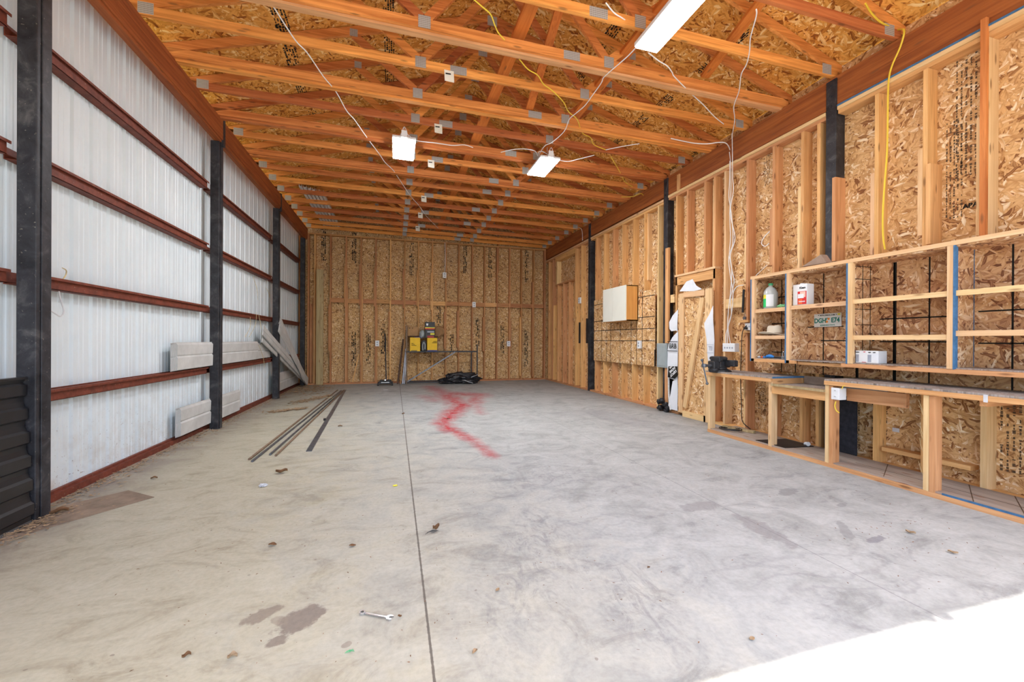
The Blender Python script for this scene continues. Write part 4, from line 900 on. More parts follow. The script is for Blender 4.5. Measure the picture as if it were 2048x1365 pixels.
for z, ya, yb in ((1.86, 3.73, 4.2), (1.52, 3.9, 4.2), (1.46, 3.3, 3.88), (1.30, 3.0, 3.55), (1.52, 2.25, 2.95), (1.29, 2.25, 2.95), (1.55, 1.3, 2.22), (1.28, 1.3, 2.22), (1.15, 3.95, 4.4), (1.62, 4.2, 4.45), (1.28, 4.2, 4.45)): g.box((bx_, ya, z-.006), (4.7752, yb, z+.006))
put('marker_line', g, 'ink', sh)
g = G(); yv = (3.003+3.05)/2-.0075
g.box((SX+.15, yv, 1.08), (SX+.158, yv+.002, 2.08)); g.box((SX+.26, yv, 1.08), (SX+.268, yv+.002, 2.08))
for z in (1.93, 1.62, 1.46, 1.33, 2.06): g.box((SX+.02, yv, z), (4.77, yv+.002, z+.006))
put('marker_line', g, 'ink', sh)
yv = (2.228+2.268)/2-.0075; put('marker_line', G().box((4.755, yv, 1.08), (4.765, yv+.002, 2.08)), 'blue', sh)

# items on the shelf
q = P(1538, 607, 'X', 4.58); z = 1.701; yc = q.y
j = thing('jug', (4.60, yc, z), 'translucent plastic jug with green cap and yellow-green label on the upper left shelf', 'jug')
R_ = [(.001, 0), (.075, 0), (.08, .01), (.08, .19), (.074, .215), (.05, .26), (.022, .285), (.02, .30)]
jbd = put('body', G().lathe(R_, (4.60, yc, z), 28), 'cloudy', j, smooth=True); put('fluid', G().lathe([(.07, .004), (.074, .01), (.074, .13), (.07, .135)], (4.60, yc, z), 24), 'wire_black', j, smooth=True)
put('cap', G().lathe([(.026, .298), (.026, .325), (.022, .328)], (4.60, yc, z), 20), 'green', j, smooth=True)
def arc(r, a0, a1, z0, z1, c, n=8):
    g = G(); p = []
    for k in range(n+1):
        a = a0+(a1-a0)*k/n; p.append((c[0]+r*math.cos(a), c[1]+r*math.sin(a)))
    for (x0, y0), (x1, y1) in zip(p, p[1:]): g.bm.faces.new([g.bm.verts.new(v) for v in ((x0, y0, z0), (x1, y1, z0), (x1, y1, z1), (x0, y0, z1))])
    return g
pi = math.pi; c_ = (4.60, yc)
put('label', arc(.0812, pi*.78, pi*1.02, z+.02, z+.13, c_), 'labelgreen', jbd); put('label', arc(.0812, pi*.78, pi*1.02, z+.13, z+.18, c_), 'yellowprint', jbd); put('label', arc(.0812, pi*1.02, pi*1.36, z+.03, z+.18, c_), 'white', jbd)
put('handle', G().tube([(4.60, yc+.02, z+.285), (4.585, yc+.045, z+.26), (4.565, yc+.065, z+.21)], .010, 8), 'cloudy', j, smooth=True)
q = P(1562, 605, 'X', 4.56); g = G().blob((4.57, q.y, 1.722), (.05, .06, .022), 3, .5, 3, 5).blob((4.55, q.y-.03, 1.715), (.04, .04, .015), 3, .5, 8, 5)
tag(put('cloth', g, 'cloth', base=(4.57, q.y, 1.701)), 'crumpled green cloth beside the jug on the upper left shelf', 'cloth')
ya, yb = P(1583, 600, 'X', 4.51).y, P(1616, 600, 'X', 4.51).y; zc = 1.709
cn = thing('solvent_can', (4.57, (ya+yb)/2, zc), 'white rectangular solvent can with red label, black writing and a white cap', 'can')
ym_ = ya-.115
cnb = put('body', G().box((4.515, ya-.175, zc), (4.63, ya-.005, zc+.245)), 'white', cn, bevel=.008)
y0_, y1_ = ya-.068, ya-.173
put('label', G().box((4.5125, y1_, zc+.01), (4.5145, y0_, zc+.16)), 'redp', cnb); put('label', G().box((4.5115, y1_+.01, zc+.09), (4.5125, y1_+.075, zc+.155)), 'peach', cnb); put('label', G().box((4.511, y1_+.03, zc+.08), (4.5115, y0_-.005, zc+.13)), 'white', cnb)
put('label', G().box((4.5115, y1_+.05, zc+.012), (4.5125, y0_-.01, zc+.07)), 'orangep', cnb)
text('lettering', 'Klean', .032, 'ink', cnb, face_right((4.5135, (y0_+y1_)/2-.005, zc+.20)), bold=.001); text('lettering', 'THINNER', .018, 'white', cnb, face_right((4.5105, (y0_+y1_)/2, zc+.04)), bold=.0005)
put('cap', G().lathe([(.022, .245), (.022, .258), (.018, .26)], (4.57, ya-.08, zc), 18), 'white', cn, smooth=True)
# hat
q = P(1545, 666, 'X', 4.55); hz = 1.364; hc = Vector((4.58, q.y, hz+.012)); ht = thing('cowboy_hat', hc, 'pale felt cowboy hat on the middle left shelf', 'hat')
def brim(u, v):
    a = 2*math.pi*u; r = .085+.105*v; lift = .045*v*v*(math.sin(a))**2*1.0 if False else .05*v*v*abs(math.cos(a))**3
    return hc+Vector((r*.78*math.cos(a), r*1.05*math.sin(a), lift*.6+.012*v*math.sin(a)))
g = G().sheet(brim, 40, 6); bmesh.ops.remove_doubles(g.bm, verts=g.bm.verts, dist=.0005)
o = put('brim', g, 'hat', ht, smooth=True); s_ = o.modifiers.new('thick', 'SOLIDIFY'); s_.thickness = .004
def crown(u, v):
    a = 2*math.pi*u; r = [.088, .086, .083, .078, .068, .045, .0][min(6, int(round(v*6)))]; h = [0, .035, .065, .092, .112, .118, .098][min(6, int(round(v*6)))]
    return hc+Vector((r*.78*math.cos(a), r*1.1*math.sin(a), h-.012*(math.cos(a)**2)*(v > .6)))
g = G().sheet(crown, 36, 6); bmesh.ops.remove_doubles(g.bm, verts=g.bm.verts, dist=.0005); hcr = put('crown', g, 'hat', ht, smooth=True)
g = G()
for k in range(36):
    a0, a1 = 2*pi*k/36, 2*pi*(k+1)/36; p = [hc+Vector((.0895*.78*math.cos(a), .0895*1.1*math.sin(a), zz)) for a, zz in ((a0, .002), (a1, .002), (a1, .02), (a0, .02))]; g.bm.faces.new([g.bm.verts.new(x) for x in p])
put('hat_band', g, 'hatbrown', hcr)
# clutter on the bottom left shelf
y_ = P(1540, 712, 'X', 4.55).y; zf = 1.075
t = thing('hand_tool', (4.56, y_, zf), 'blue-handled tool with a black shank on the bottom left shelf', 'tool')
put('grip', G().tube([(4.55, y_+.04, zf+.02), (4.55, y_-.0, zf+.028), (4.56, y_-.05, zf+.018)], [.02, .022, .014], 10), 'bluetool', t, smooth=True); put('shank', G().cyl((4.56, y_-.05, zf+.018), (4.57, y_-.17, zf+.014), .01, 8), 'wire_black', t)
for dy, mt_, nm, lb in ((.10, 'orangep', 'trinket', 'small orange bit on the bottom left shelf'), (.15, 'white', 'small_scrap', 'tiny white scrap at the left of the bottom left shelf'), (.07, 'bluetool', 'trinket', 'small blue knob on the bottom left shelf')):
    tag(put(nm, G().blob((4.54, y_+dy, zf+.012), (.018, .02, .012), 2, .4, dy*10), mt_, base=(4.54, y_+dy, zf)), lb, 'clutter')
y2 = P(1566.5, 706, 'X', 4.52).y; pk = thing('padlock', (4.52, y2, zf), 'padlock with a tall shackle at the right of the bottom left shelf', 'padlock')
put('body', G().box((4.51, y2-.018, zf), (4.535, y2+.018, zf+.035)), 'chrome', pk, bevel=.004); put('shackle', G().tube([(4.522, y2-.013, zf+.03), (4.522, y2-.013, zf+.075), (4.522, y2, zf+.09), (4.522, y2+.013, zf+.075), (4.522, y2+.013, zf+.03)], .004, 8), 'chrome', pk, smooth=True)
# licence plate
c1, c2, c3, c4 = (P(u, v, 'X', 4.765) for u, v in ((1628, 625), (1682.5, 619.5), (1682, 645), (1628.5, 648)))
cc = (c1+c2+c3+c4)/4; wy = .305; hz_ = .152
lp = thing('licence_plate', cc, 'white licence plate with green characters and an orange emblem on the shelf back', 'licence plate')
mx = frame_m(cc, (0, -1, .012), (0, .012, 1)); R3 = mx
g = G(); g.box((-wy/2, -hz_/2, -.0005), (wy/2, hz_/2, .001)); bmesh.ops.transform(g.bm, matrix=R3, verts=g.bm.verts); lpp = put('plate', g, 'platewhite', lp)
def pt(s_, size, x, y, mat='plategreen', sx=1., bold=.0012): text('lettering', s_, size, mat, lpp, R3 @ Matrix.Translation((x, y, .0015)), sx=sx, bold=bold)
pt('DGH', .075, -.082, -.005, sx=.82, bold=.0025); pt('E74', .075, .088, -.005, sx=.82, bold=.0025); pt('MYFLORIDA.COM', .021, 0, .056, 'ink', bold=.0006); pt('SUNSHINE STATE', .021, 0, -.058, bold=.0006)
g = G(); g.poly([R3 @ Vector((.014*math.cos(t)+dx, .014*math.sin(t)+dy, .0012)) for dx, dy in ((-.006, -.018),) for t in [k*pi/8 for k in range(16)]], R3.to_3x3() @ Vector((0, 0, .0008)))
g.poly([R3 @ Vector((.013*math.cos(t)+.014, .013*math.sin(t)+.014, .0012)) for t in [k*pi/8 for k in range(16)]], R3.to_3x3() @ Vector((0, 0, .0008))); put('orange_emblem', g, 'fruit', lpp)
g = G(); g.poly([R3 @ Vector(v) for v in ((-.022, .004, .0011), (-.004, .03, .0011), (.004, .026, .0011), (-.012, .0, .0011))], R3.to_3x3() @ Vector((0, 0, .0006))); put('green_leaf', g, 'plategreen', lpp)
g = G(); g.box((.112, .05, .001), (.142, .07, .0018)); bmesh.ops.transform(g.bm, matrix=R3, verts=g.bm.verts); put('validation_sticker', g, 'yellowprint', lpp)
g = G()
for x in (-.1, .1):
    for y in (.06,): g.cyl((x, y, .001), (x, y, .004), .005, 8)
bmesh.ops.transform(g.bm, matrix=R3, verts=g.bm.verts); put('screw', g, 'wire_black', lpp)
# carton on the bottom shelf
ya, yb = P(1711, 708, 'X', 4.52).y, P(1757, 708, 'X', 4.52).y; zf = 1.075; zt_ = P(1734, 695, 'X', 4.52).z
cx_ = thing('carton', (4.57, (ya+yb)/2, zf), 'white and grey printed carton on the bottom shelf right of the blue upright', 'box')
cxb = put('carton_body', G().box((4.52, yb, zf), (4.64, ya, zt_)), 'white', cx_, bevel=.003)
W_ = ya-yb
for a, b in ((.02, .16), (.55, .70)): put('grey_print', G().box((4.518, ya-b*W_, zf+.012), (4.5195, ya-a*W_, zf+.085)), 'greyp', cxb)
put('grey_print', G().box((4.518, ya-.99*W_, zf+.03), (4.5193, ya-.72*W_, zf+.10)), 'wrap', cxb)
for a in (.05, .58, .78): text('lettering', 'WEN' if a < .5 else 'LED', .014, 'ink', cxb, face_right((4.518, ya-(a+.05)*W_, zf+.107)), bold=.0004)
put('red_print', G().box((4.518, ya-.45*W_, zf+.108), (4.5194, ya-.36*W_, zf+.115)).box((4.518, ya-.48*W_, zf+.006), (4.5194, ya-.3*W_, zf+.011)), 'redp', cxb)
# card on top of the shelf
g = G(); p = [P(u, v, 'X', 4.55) for u, v in ((1602, 528), (1640, 503), (1651, 518.5))]
g.poly(p+[P(1650, 520, 'X', 4.55)], (.09, 0, 0)); tag(put('card_wedge', g, 'kraft', base=p[0]), 'brown card wedge wrapped in clear film lying on top of the shelf unit', 'cardboard')
tag(put('short_stick', G().box((4.70, P(1594, 500, 'X', 4.70).y-.02, 2.134), (4.74, P(1594, 500, 'X', 4.70).y+.01, P(1594, 480, 'X', 4.70).z+.25)), 'pale_z', base=(4.72, P(1594, 500, 'X', 4.7).y, 2.2)), 'short pale stick standing behind the top of the shelf unit', 'stick')

# ------------------------------------------------------------------ metal rack by the back wall and what stands on it
RKY = 12.10
fr = thing('metal_rack', (1.35, 12.25, 0), 'dark steel frame rack with a diagonal brace against the back wall', 'rack')
xa, xb, zt = .335, 2.40, .955; yb_ = 12.52
for (x, y, z1) in ((xa, RKY, 1.70), (xa, yb_, 1.70), (xb, RKY, 1.16), (xb-.10, yb_, .955)): put('upright', G().box((x-.016, y-.016, 0), (x+.016, y+.016, z1)), 'darksteel' if x > 1 else 'rust', fr)
for y in (RKY, yb_): put('rail', G().box((xa, y-.016, zt-.032), (xb, y+.016, zt)), 'darksteel', fr); put('rail', G().box((xa, y-.016, .03), (xb, y+.016, .06)), 'darksteel', fr)
for x in (xa, xb): put('cross_rail', G().box((x-.016, RKY, zt-.032), (x+.016, yb_, zt)), 'darksteel', fr); put('cross_rail', G().box((x-.016, RKY, .03), (x+.016, yb_, .06)), 'darksteel', fr)
put('diagonal_brace', G().bar((xa+.02, RKY-.02, .08), (1.73, RKY-.02, .93), .02, .035), 'steel', fr)
put('wire_shelf', G().box((xa+.02, RKY+.02, zt-.018), (1.6, yb_-.02, zt-.004)), 'rust', fr)
put('top_board', G().box((xa, RKY+.2, 1.38), (1.25, yb_, 1.40)), 'darkwood_z', fr); put('upright', G().box((1.22, yb_-.05, .955), (1.25, yb_-.02, 1.40)), 'rust', fr)
def carton(name, u0, v0, u1, v1, Y, dep, mat, label, cat='box'):
    a, b = P(u0, v0, 'Y', Y), P(u1, v1, 'Y', Y); t = thing(name, ((a.x+b.x)/2, Y+dep/2, b.z), label, cat)
    bb = put('box_body', G().box((a.x, Y, b.z), (b.x, Y+dep, a.z)), mat, t, bevel=.004); return bb, a, b
ZS = zt+.001
t, a, b = carton('carton', 820, 677.5, 840.5, 705.3, RKY+.0, .25, 'yellow', 'yellow carton with dark print at the left end of the rack', 'box')
put('print', G().box((a.x+.03, RKY-.002, b.z+.01), (a.x+.20, RKY, b.z+.03)), 'blackp', t)
for k in range(3): put('print', G().box((a.x+.04, RKY-.002, b.z+.17+.03*k), (a.x+.18-.04*k, RKY, b.z+.182+.03*k)), 'ink', t)
t, a, b = carton('carton', 854.5, 678, 874.5, 705.3, RKY+.0, .25, 'yellow', 'yellow carton with a blue bottom band, right of the grey moulded part', 'box')
put('print', G().box((a.x, RKY-.002, b.z), (b.x, RKY, b.z+.045)), 'navy', t)
for k in range(3): put('print', G().box((b.x-.15+.02*k, RKY-.002, b.z+.25+.025*k), (b.x-.01, RKY, b.z+.262+.025*k)), 'ink', t)
t = thing('moulded_part', (P(848, 705, 'Y', RKY).x, RKY+.1, ZS), 'dark moulded part with a pale curved tube between the two yellow cartons', 'part')
x = P(848, 705, 'Y', RKY).x; put('body', G().poly([(x-.08, RKY+.02, ZS), (x+.08, RKY+.02, ZS), (x+.08, RKY+.02, ZS+.24), (x+.04, RKY+.02, ZS+.32), (x-.04, RKY+.02, ZS+.32), (x-.08, RKY+.02, ZS+.24)], (0, .2, 0)), 'castiron', t, bevel=.02)
put('tube', G().tube([(x-.03, RKY, ZS+.02), (x-.04, RKY, ZS+.16), (x-.01, RKY, ZS+.25), (x+.03, RKY, ZS+.2), (x+.03, RKY, ZS+.06)], .014, 8), 'panelgrey', t, smooth=True)
t, a, b = carton('carton', 850, 646, 869.5, 677.5, RKY+.0, .22, 'blackp', 'black carton with red and yellow bands standing on the right yellow carton', 'box')
h = a.z-b.z
for f0, f1, mt_ in ((.60, .66, 'yellowprint'), (.53, .60, 'redp'), (.02, .06, 'redp'), (.09, .12, 'redp'), (.18, .30, 'yellowprint'), (.33, .42, 'greyp'), (-.06, -.01, 'white')):
    x0, x1 = (a.x, b.x) if f0 > .5 else ((a.x+.15, b.x-.01) if f0 > .15 and f0 < .2 else (a.x+.06, b.x-.02)); put('print', G().box((x0, RKY-.002, b.z+f0*h), (x1, RKY, b.z+f1*h)), mt_, t) if f0 > 0 else None
put('shield_mark', G().poly([(a.x+.03, RKY-.003, b.z+.9*h), (a.x+.09, RKY-.003, b.z+.9*h), (a.x+.085, RKY-.003, b.z+.8*h), (a.x+.06, RKY-.003, b.z+.75*h), (a.x+.035, RKY-.003, b.z+.8*h)], (0, .002, 0)), 'white', t)
t, a, b = carton('cardboard_box', 815.5, 656, 836, 674, RKY+.25, .15, 'cardboard', 'brown cardboard box high at the left end of the rack', 'box')
put('print', G().box((a.x+.03, RKY+.248, a.z-.05), (a.x+.07, RKY+.25, a.z-.03)).box((a.x+.12, RKY+.248, a.z-.05), (a.x+.15, RKY+.25, a.z-.03)), 'ink', t)
x = P(844, 672, 'Y', RKY+.2).x; z = 1.355
tag(put('grey_cap', G().blob((x, RKY+.13, z+.10), (.085, .08, .12), 3, .25, 6, 2), 'panelgrey', base=(x, RKY+.13, z), smooth=True), 'grey rounded cap lying between the cardboard box and the black carton', 'cap')
x = P(835, 678, 'Y', RKY+.1).x; tag(put('blue_lid', G().box((x-.08, RKY+.02, 1.345), (x+.10, RKY+.15, 1.368)), 'navy', base=(x, RKY+.1, 1.345)), 'thin blue lid on the left yellow carton', 'lid')
x = P(877, 672, 'Y', RKY+.3).x; tag(put('brown_drum', G().cyl((x-.02, RKY+.27, 1.405+.14), (x+.06, RKY+.35, 1.405+.14), .15, 28), 'cardboard', base=(x, RKY+.3, 1.4)), 'round brown disc standing behind the black carton', 'disc')
# bag
from mathutils import noise as NZ
bgx = thing('duffel_bag', (1.95, 12.0, 0), 'collapsed black nylon bag with pale piping under the rack', 'bag')
g = G(); g.blob((1.95, 12.02, .15), (.50, .20, .17), 4, .45, 2, 2.6).blob((1.45, 12.02, .09), (.22, .15, .09), 3, .5, 5, 3).blob((2.12, 11.86, .09), (.28, .14, .09), 3, .5, 9, 3).blob((1.85, 12.05, .24), (.32, .15, .09), 3, .5, 12, 3)
for v in g.bm.verts: v.co.z = max(.004, v.co.z)
put('fabric', g, 'bag', bgx)
put('piping', G().tube([(1.95, 11.72, .12), (2.08, 11.70, .07), (2.20, 11.70, .03)], .007, 6).tube([(2.15, 11.72, .20), (2.27, 11.76, .24), (2.36, 11.80, .27)], .007, 6), 'gum', bgx)
put('strap', G().tube([(1.25, 11.9, .03), (1.4, 11.82, .06), (1.6, 11.82, .03), (1.75, 11.84, .06)], .012, 6), 'bag', bgx)
# leaning stock left of the rack
for k, (u0, v0, u1, v1, mt_, w, lb) in enumerate(((806.5, 681, 796, 766, 'darkwood_z', .05, 'dark brown board leaning at the far left of the rack'), (808.5, 690, 801.5, 770, 'cardboard', .025, 'thin light strip leaning between the dark boards left of the rack'),
                                         (812, 700, 806, 770, 'steel', .04, 'grey steel bar leaning against the rack upright'), (813.5, 712, 809.5, 770, 'steel', .03, 'shorter grey steel bar leaning against the rack upright'))):
    A = P(u0, v0, 'Y', 12.50); B = P(u1, v1, 'Y', 12.2); B.z = .005
    tag(put('leaning_bar', G().bar(A, B, w, .02, (0, 1, 0)), mt_, base=B), lb, 'board')
# floor jack with its long handle
B = Vector((-.25, 12.0, 0)); jk = thing('floor_jack', B, 'black and chrome floor jack with a tall handle by the back wall', 'floor jack')
g = G(); g.box((-.42, 11.85, .04), (-.38, 12.3, .12)).box((-.12, 11.85, .04), (-.08, 12.3, .12)).box((-.40, 12.1, .05), (-.10, 12.28, .14)).box((-.40, 11.85, .05), (-.10, 11.90, .09)); put('chassis', g, 'castiron', jk, bevel=.01)
put('chrome_strip', G().box((-.36, 11.842, .085), (-.14, 11.848, .105)), 'chrome', jk)
for x in (-.44, -.06):
    for y in (11.88, 12.25): put('wheel', G().cyl((x-.02, y, .04), (x+.02, y, .04), .04, 18), 'castiron', jk)
put('saddle', G().lathe([(.05, .12), (.06, .14), (.05, .17), (.03, .17)], (-.25, 11.97, 0), 18), 'chrome', jk); put('lift_arm', G().bar((-.25, 11.97, .13), (-.25, 12.2, .10), .08, .04), 'castiron', jk)
put('handle', G().cyl((-.23, 12.22, .12), (-.262, 12.5, 1.1), .016, 12), 'darksteel', jk); put('grip', G().cyl((-.262, 12.5, 1.1), (-.275, 12.575, 1.46), .022, 12), 'wire_black', jk)
# weathered plank by the corner, offcut between the studs
tag(put('plank', G().box((-2.11, 12.42, 0), (-1.93, 12.46, 3.25)), 'old_z', base=(-2.02, 12.44, 0)), 'wide weathered plank standing upright at the left end of the back wall', 'plank')
A = P(718, 712, 'Y', D+.05); B = P(706, 768, 'Y', D+.03); tag(put('leaning_strip', G().bar(A, B, .03, .02, (0, 1, 0)), 'stud_z', base=B), 'thin wood strip leaning between the studs right of the weathered plank', 'strip')

# ------------------------------------------------------------------ grey siding
def siding(name, p, q, hgt, label, n=4, grp=None, x0=-2.60, up=None):
    """a stack of n lapped vinyl planks standing on edge along p->q (points on their lower outer edge)"""
    p, q = Vector(p), Vector(q); d = (q-p).normalized(); u = Vector(up).normalized() if up else Vector((0, 0, 1)); u = (u-d*u.dot(d)).normalized(); o = Vector((1, 0, 0)); o = (o-d*o.dot(d)-u*o.dot(u)).normalized()
    for i in range(n):
        g = G(); off = i*.011; dz = .003*i; r = i*.006
        prof = [(0, 0), (.012, .004), (.016, hgt*.44), (.003, hgt*.50), (.012, hgt*.54), (.016, hgt*.9), (.0, hgt*.97), (.0, hgt), (-.004, hgt), (-.004, 0)]
        pts = [p+d*r+o*(off+a)+u*(b+dz) for a, b in prof]; g.poly(pts, (q-p)-d*r*1.6)
        tag(put(name, g, 'siding', base=p+o*off), label, 'siding', grp)
siding('siding_plank', (-2.53, 5.70, .895), (-2.53, 8.7, .895), .335, 'grey vinyl siding plank in the long stack resting on the lowest girt', 5, 'siding stack on the lowest girt')
siding('siding_plank', (-2.53, 8.1, .90), (-2.53, 9.6, .905), .30, 'shorter grey siding plank at the far end of the stack on the lowest girt', 2, 'short siding on the lowest girt')
siding('siding_plank', (-2.54, 5.84, .085), (-2.54, 7.83, .08), .35, 'grey siding plank standing on the base channel under the near end of the long stack', 4, 'siding pieces at the foot of the second post')
siding('siding_plank', (-2.54, 9.95, .10), (-2.54, 12.2, .10), .42, 'grey siding plank standing on the floor channel beyond the third left post', 3, 'siding pieces at the foot of the far bay')
def leanp(a, b, w, label, x=.0):
    A = P(a[0], a[1], 'X', -2.46+x); B = P(b[0], b[1], 'X', -2.34+x); B.z = max(B.z, .03); B.y = min(B.y, 12.33)
    d = (B-A).normalized(); u = Vector((0, .6, 1)); u = (u-d*u.dot(d)).normalized(); o = d.cross(u).normalized(); g = G()
    for k in range(2): prof = None
    prof = [(0, 0), (.014, .01), (.016, w*.42), (.003, w*.48), (.014, w*.53), (.014, w*.93), (0, w), (-.003, w), (-.003, 0)]
    g.poly([A+o*p_*(1 if o.x > 0 else -1)+u*q_ for p_, q_ in prof], B-A); tag(put('leaning_siding', g, 'siding', base=B), label, 'siding')
leanp((523, 690), (620, 778), .20, 'grey siding plank leaning low from behind the third post to the corner floor', .00)
leanp((524, 676), (617, 777), .22, 'grey siding plank leaning just above the lowest slanted plank', .03)
leanp((556, 652), (608, 768), .22, 'steep grey siding plank leaning into the far left corner', .05)
leanp((556, 668), (614, 774), .20, 'grey siding plank crossing beneath the steep one in the far left corner', .075)

# ------------------------------------------------------------------ rods on the floor
def rod(a, b, r, mat, label, sq=False, z=0):
    A, B = P(a[0], a[1], 'Z', r), P(b[0], b[1], 'Z', r); A.z += z; B.z += z
    g = G(); g.bar(A, B, r*2, r*2) if sq else g.cyl(A, B, r, 10)
    tag(put('metal_rod', g, mat, base=A), label, 'rod')
rod((501, 924), (676, 784), .013, 'rust', 'long brown-ended steel pipe on the floor, leftmost of the five'); rod((507, 928), (683, 785), .013, 'steel', 'long steel pipe on the floor, second from the left')
rod((543, 914), (687, 784.5), .013, 'steel', 'steel pipe on the floor, middle one of the five', z=.0); rod((554, 916), (689.5, 784), .013, 'rust', 'steel pipe with a dark open end on the floor, fourth from the left')
A, B = P(620, 907, 'Z', .004), P(691, 784, 'Z', .004); g = G(); d = (B-A).normalized(); g.bar(A, B, .06, .008, (0, 0, 1)); tag(put('flat_bar', g, 'steel', base=A), 'flat grey steel strip on the floor, right of the four pipes', 'bar')
tag(put('twine', G().tube([P(655, 800, 'Z', .03), P(663, 799, 'Z', .034), P(668, 803, 'Z', .01)], .006, 6), 'straw', base=P(660, 800, 'Z', .03)), 'straw-coloured twine across the far end of the pipes', 'twine')

# ------------------------------------------------------------------ wrench
A = P(730, 1229.5, 'Z', .006); B = P(783, 1238.5, 'Z', .006); d = (B-A).normalized(); s_ = Vector((-d.y, d.x, 0))
wg = thing('wrench', (A+B)/2, 'chrome combination wrench lying on the concrete in the foreground', 'wrench')
put('shaft', G().bar(A+d*.015, B-d*.012, .011, .006), 'chrome', wg, bevel=.0015)
g = G(); n = 24
for r0, r1 in ((.0075, .0145),):
    for k in range(n):
        a0, a1 = 2*pi*k/n, 2*pi*(k+1)/n
        q_ = lambda r, a: A+d*r*math.cos(a)+s_*r*math.sin(a)
        g.poly([q_(r0, a0)-Vector((0, 0, .005)), q_(r1, a0)-Vector((0, 0, .005)), q_(r1, a1)-Vector((0, 0, .005)), q_(r0, a1)-Vector((0, 0, .005))], (0, 0, .01))
bmesh.ops.remove_doubles(g.bm, verts=g.bm.verts, dist=.0002); put('ring_end', g, 'chrome', wg)
g = G(); pr = [(-.012, -.006), (-.004, -.015), (.010, -.016), (.019, -.010), (.016, -.006), (.004, -.007), (.001, 0), (.004, .007), (.016, .009), (.019, .013), (.008, .017), (-.004, .015), (-.012, .006)]
g.poly([B+d*x+s_*y-Vector((0, 0, .005)) for x, y in pr], (0, 0, .009)); put('open_end', g, 'chrome', wg)

# ------------------------------------------------------------------ leaves, scraps and litter
def leaf(u, v, L, lab, mat='leaf', ang=0., curl=.012, seed=0, nm='dry_leaf', cat='leaf'):
    c = P(u, v, 'Z', .002); g = G(); nu, nv = 8, 4
    def f(a, b):
        x = (a-.5)*L; w = .32*L*math.sin(math.pi*min(max(a, .04), .97))**.8; y = (b-.5)*w*2
        zz = .002+curl*(abs(b-.5)*2)**1.6+.35*curl*math.sin(a*7+seed)+curl*.4
        return c+Vector((x*math.cos(ang)-y*math.sin(ang), x*math.sin(ang)+y*math.cos(ang), zz))
    g.sheet(f, nu, nv); o = put(nm, g, mat, base=c); s__ = o.modifiers.new('thick', 'SOLIDIFY'); s__.thickness = .0008
    return tag(o, lab, cat)
leaf(876, 1062, .055, 'rust-brown curled dry leaf on the floor right of the saw cut', ang=.6, curl=.02, seed=1)
leaf(566, 951, .10, 'brown curled leaf on the floor in front of the pipes', 'leaf', .1, .02, 2); leaf(379, 1322, .03, 'small brown leaf at the bottom of the view left of the wrench', 'leaf', .4, .01, 3)
leaf(471, 1323, .035, 'pale twisted leaf near the bottom edge below the damp stains', 'leafpale', .1, .012, 4); leaf(549, 1096, .05, 'narrow brown leaf lying above the damp stains', 'leaf', -.3, .006, 5)
leaf(709, 1096, .04, 'thin brown leaf sliver left of the saw cut', 'leaf', -.2, .004, 6); leaf(1825, 1060, .05, 'tan leaf on the bluish concrete in front of the near bench', 'leafpale', 1.9, .01, 7)
leaf(1910, 1099, .045, 'small tan leaf on the concrete nearest the sunlit patch', 'leafpale', 2.2, .008, 8); leaf(808, 831, .05, 'brown leaf on the saw cut far back', 'leaf', .4, .012, 9)
leaf(956, 1307, .028, 'small tan leaf near the saw cut at the bottom', 'leafpale', .6, .006, 10); leaf(682, 857, .06, 'brown leaf on the floor right of the flat steel strip', 'leaf', 0, .01, 11)
leaf(898, 840, .05, 'dark leaf on the red stained floor', 'leaf', .1, .006, 12); leaf(805, 1238, .018, 'tiny brown leaf beside the open end of the wrench', 'leaf', -.3, .006, 13)
leaf(1000, 1182, .03, 'tan flat leaf right of the saw cut in the foreground', 'leafpale', .8, .003, 14); leaf(1510, 1275, .03, 'brown leaf fleck near the edge of the sunlit patch', 'leafpale', .2, .003, 15)
leaf(121, 1036, .10, 'large brown leaf in the litter at the foot of the nearest left post', 'leaf', .5, .02, 16)
leaf(311, 965, .05, 'brown leaf on the floor beside the base channel', 'leaf', .2, .01, 17); leaf(1302, 1135, .02, 'dark small leaf on the middle of the floor', 'leaf', .3, .006, 18)
c = P(868, 1067, 'Z', .005); g = G()
for k in range(5): g.tube([c+Vector((-.045+.012*k, .01*k-.02, .002)), c+Vector((-.02+.006*k, .004*k, .008)), c+Vector((.01+.008*k, -.01+.006*k, .002))], .0012, 5)
tag(put('twig_tangle', g, 'darksteel', base=c), 'tangle of dark twigs beside the rust-brown leaf', 'twigs')
c = P(529, 976, 'Z', .012); tag(put('crumpled_paper', G().blob(c, (.03, .018, .012), 3, 1.1, 3, 5), 'gum', base=(c.x, c.y, 0)), 'crumpled white paper on the floor left of the saw cut', 'paper')
c = P(778, 804-4, 'Z', .012); 
c = P(793, 974, 'Z', .008); tag(put('yellow_scrap', G().blob(c, (.022, .008, .008), 2, .3, 3), 'yellowprint', base=(c.x, c.y, 0)), 'tiny yellow scrap on the floor left of the saw cut', 'scrap')
c = P(651, 843, 'Z', .02); tag(put('small_nut', G().cyl((c.x, c.y, 0), (c.x, c.y, .035), .022, 6), 'castiron', base=(c.x, c.y, 0)), 'small dark nut on the floor between the pipes and the flat strip', 'nut')
c = P(772, 782, 'Z', .01); tag(put('white_scrap', G().box((c.x-.05, c.y-.03, 0), (c.x+.06, c.y+.01, .006)), 'gum', base=(c.x, c.y, 0)), 'white paper scrap on the floor in front of the jack', 'scrap')
c = P(703, 1308, 'Z', .004); g = G()
for k in range(6): g.tube([c+Vector((-.014+.004*k, -.004, 0)), c+Vector((-.004+.004*k, .002*(k % 3), .005)), c+Vector((.008+.003*k, .004-.002*k, .001))], .0008, 4)
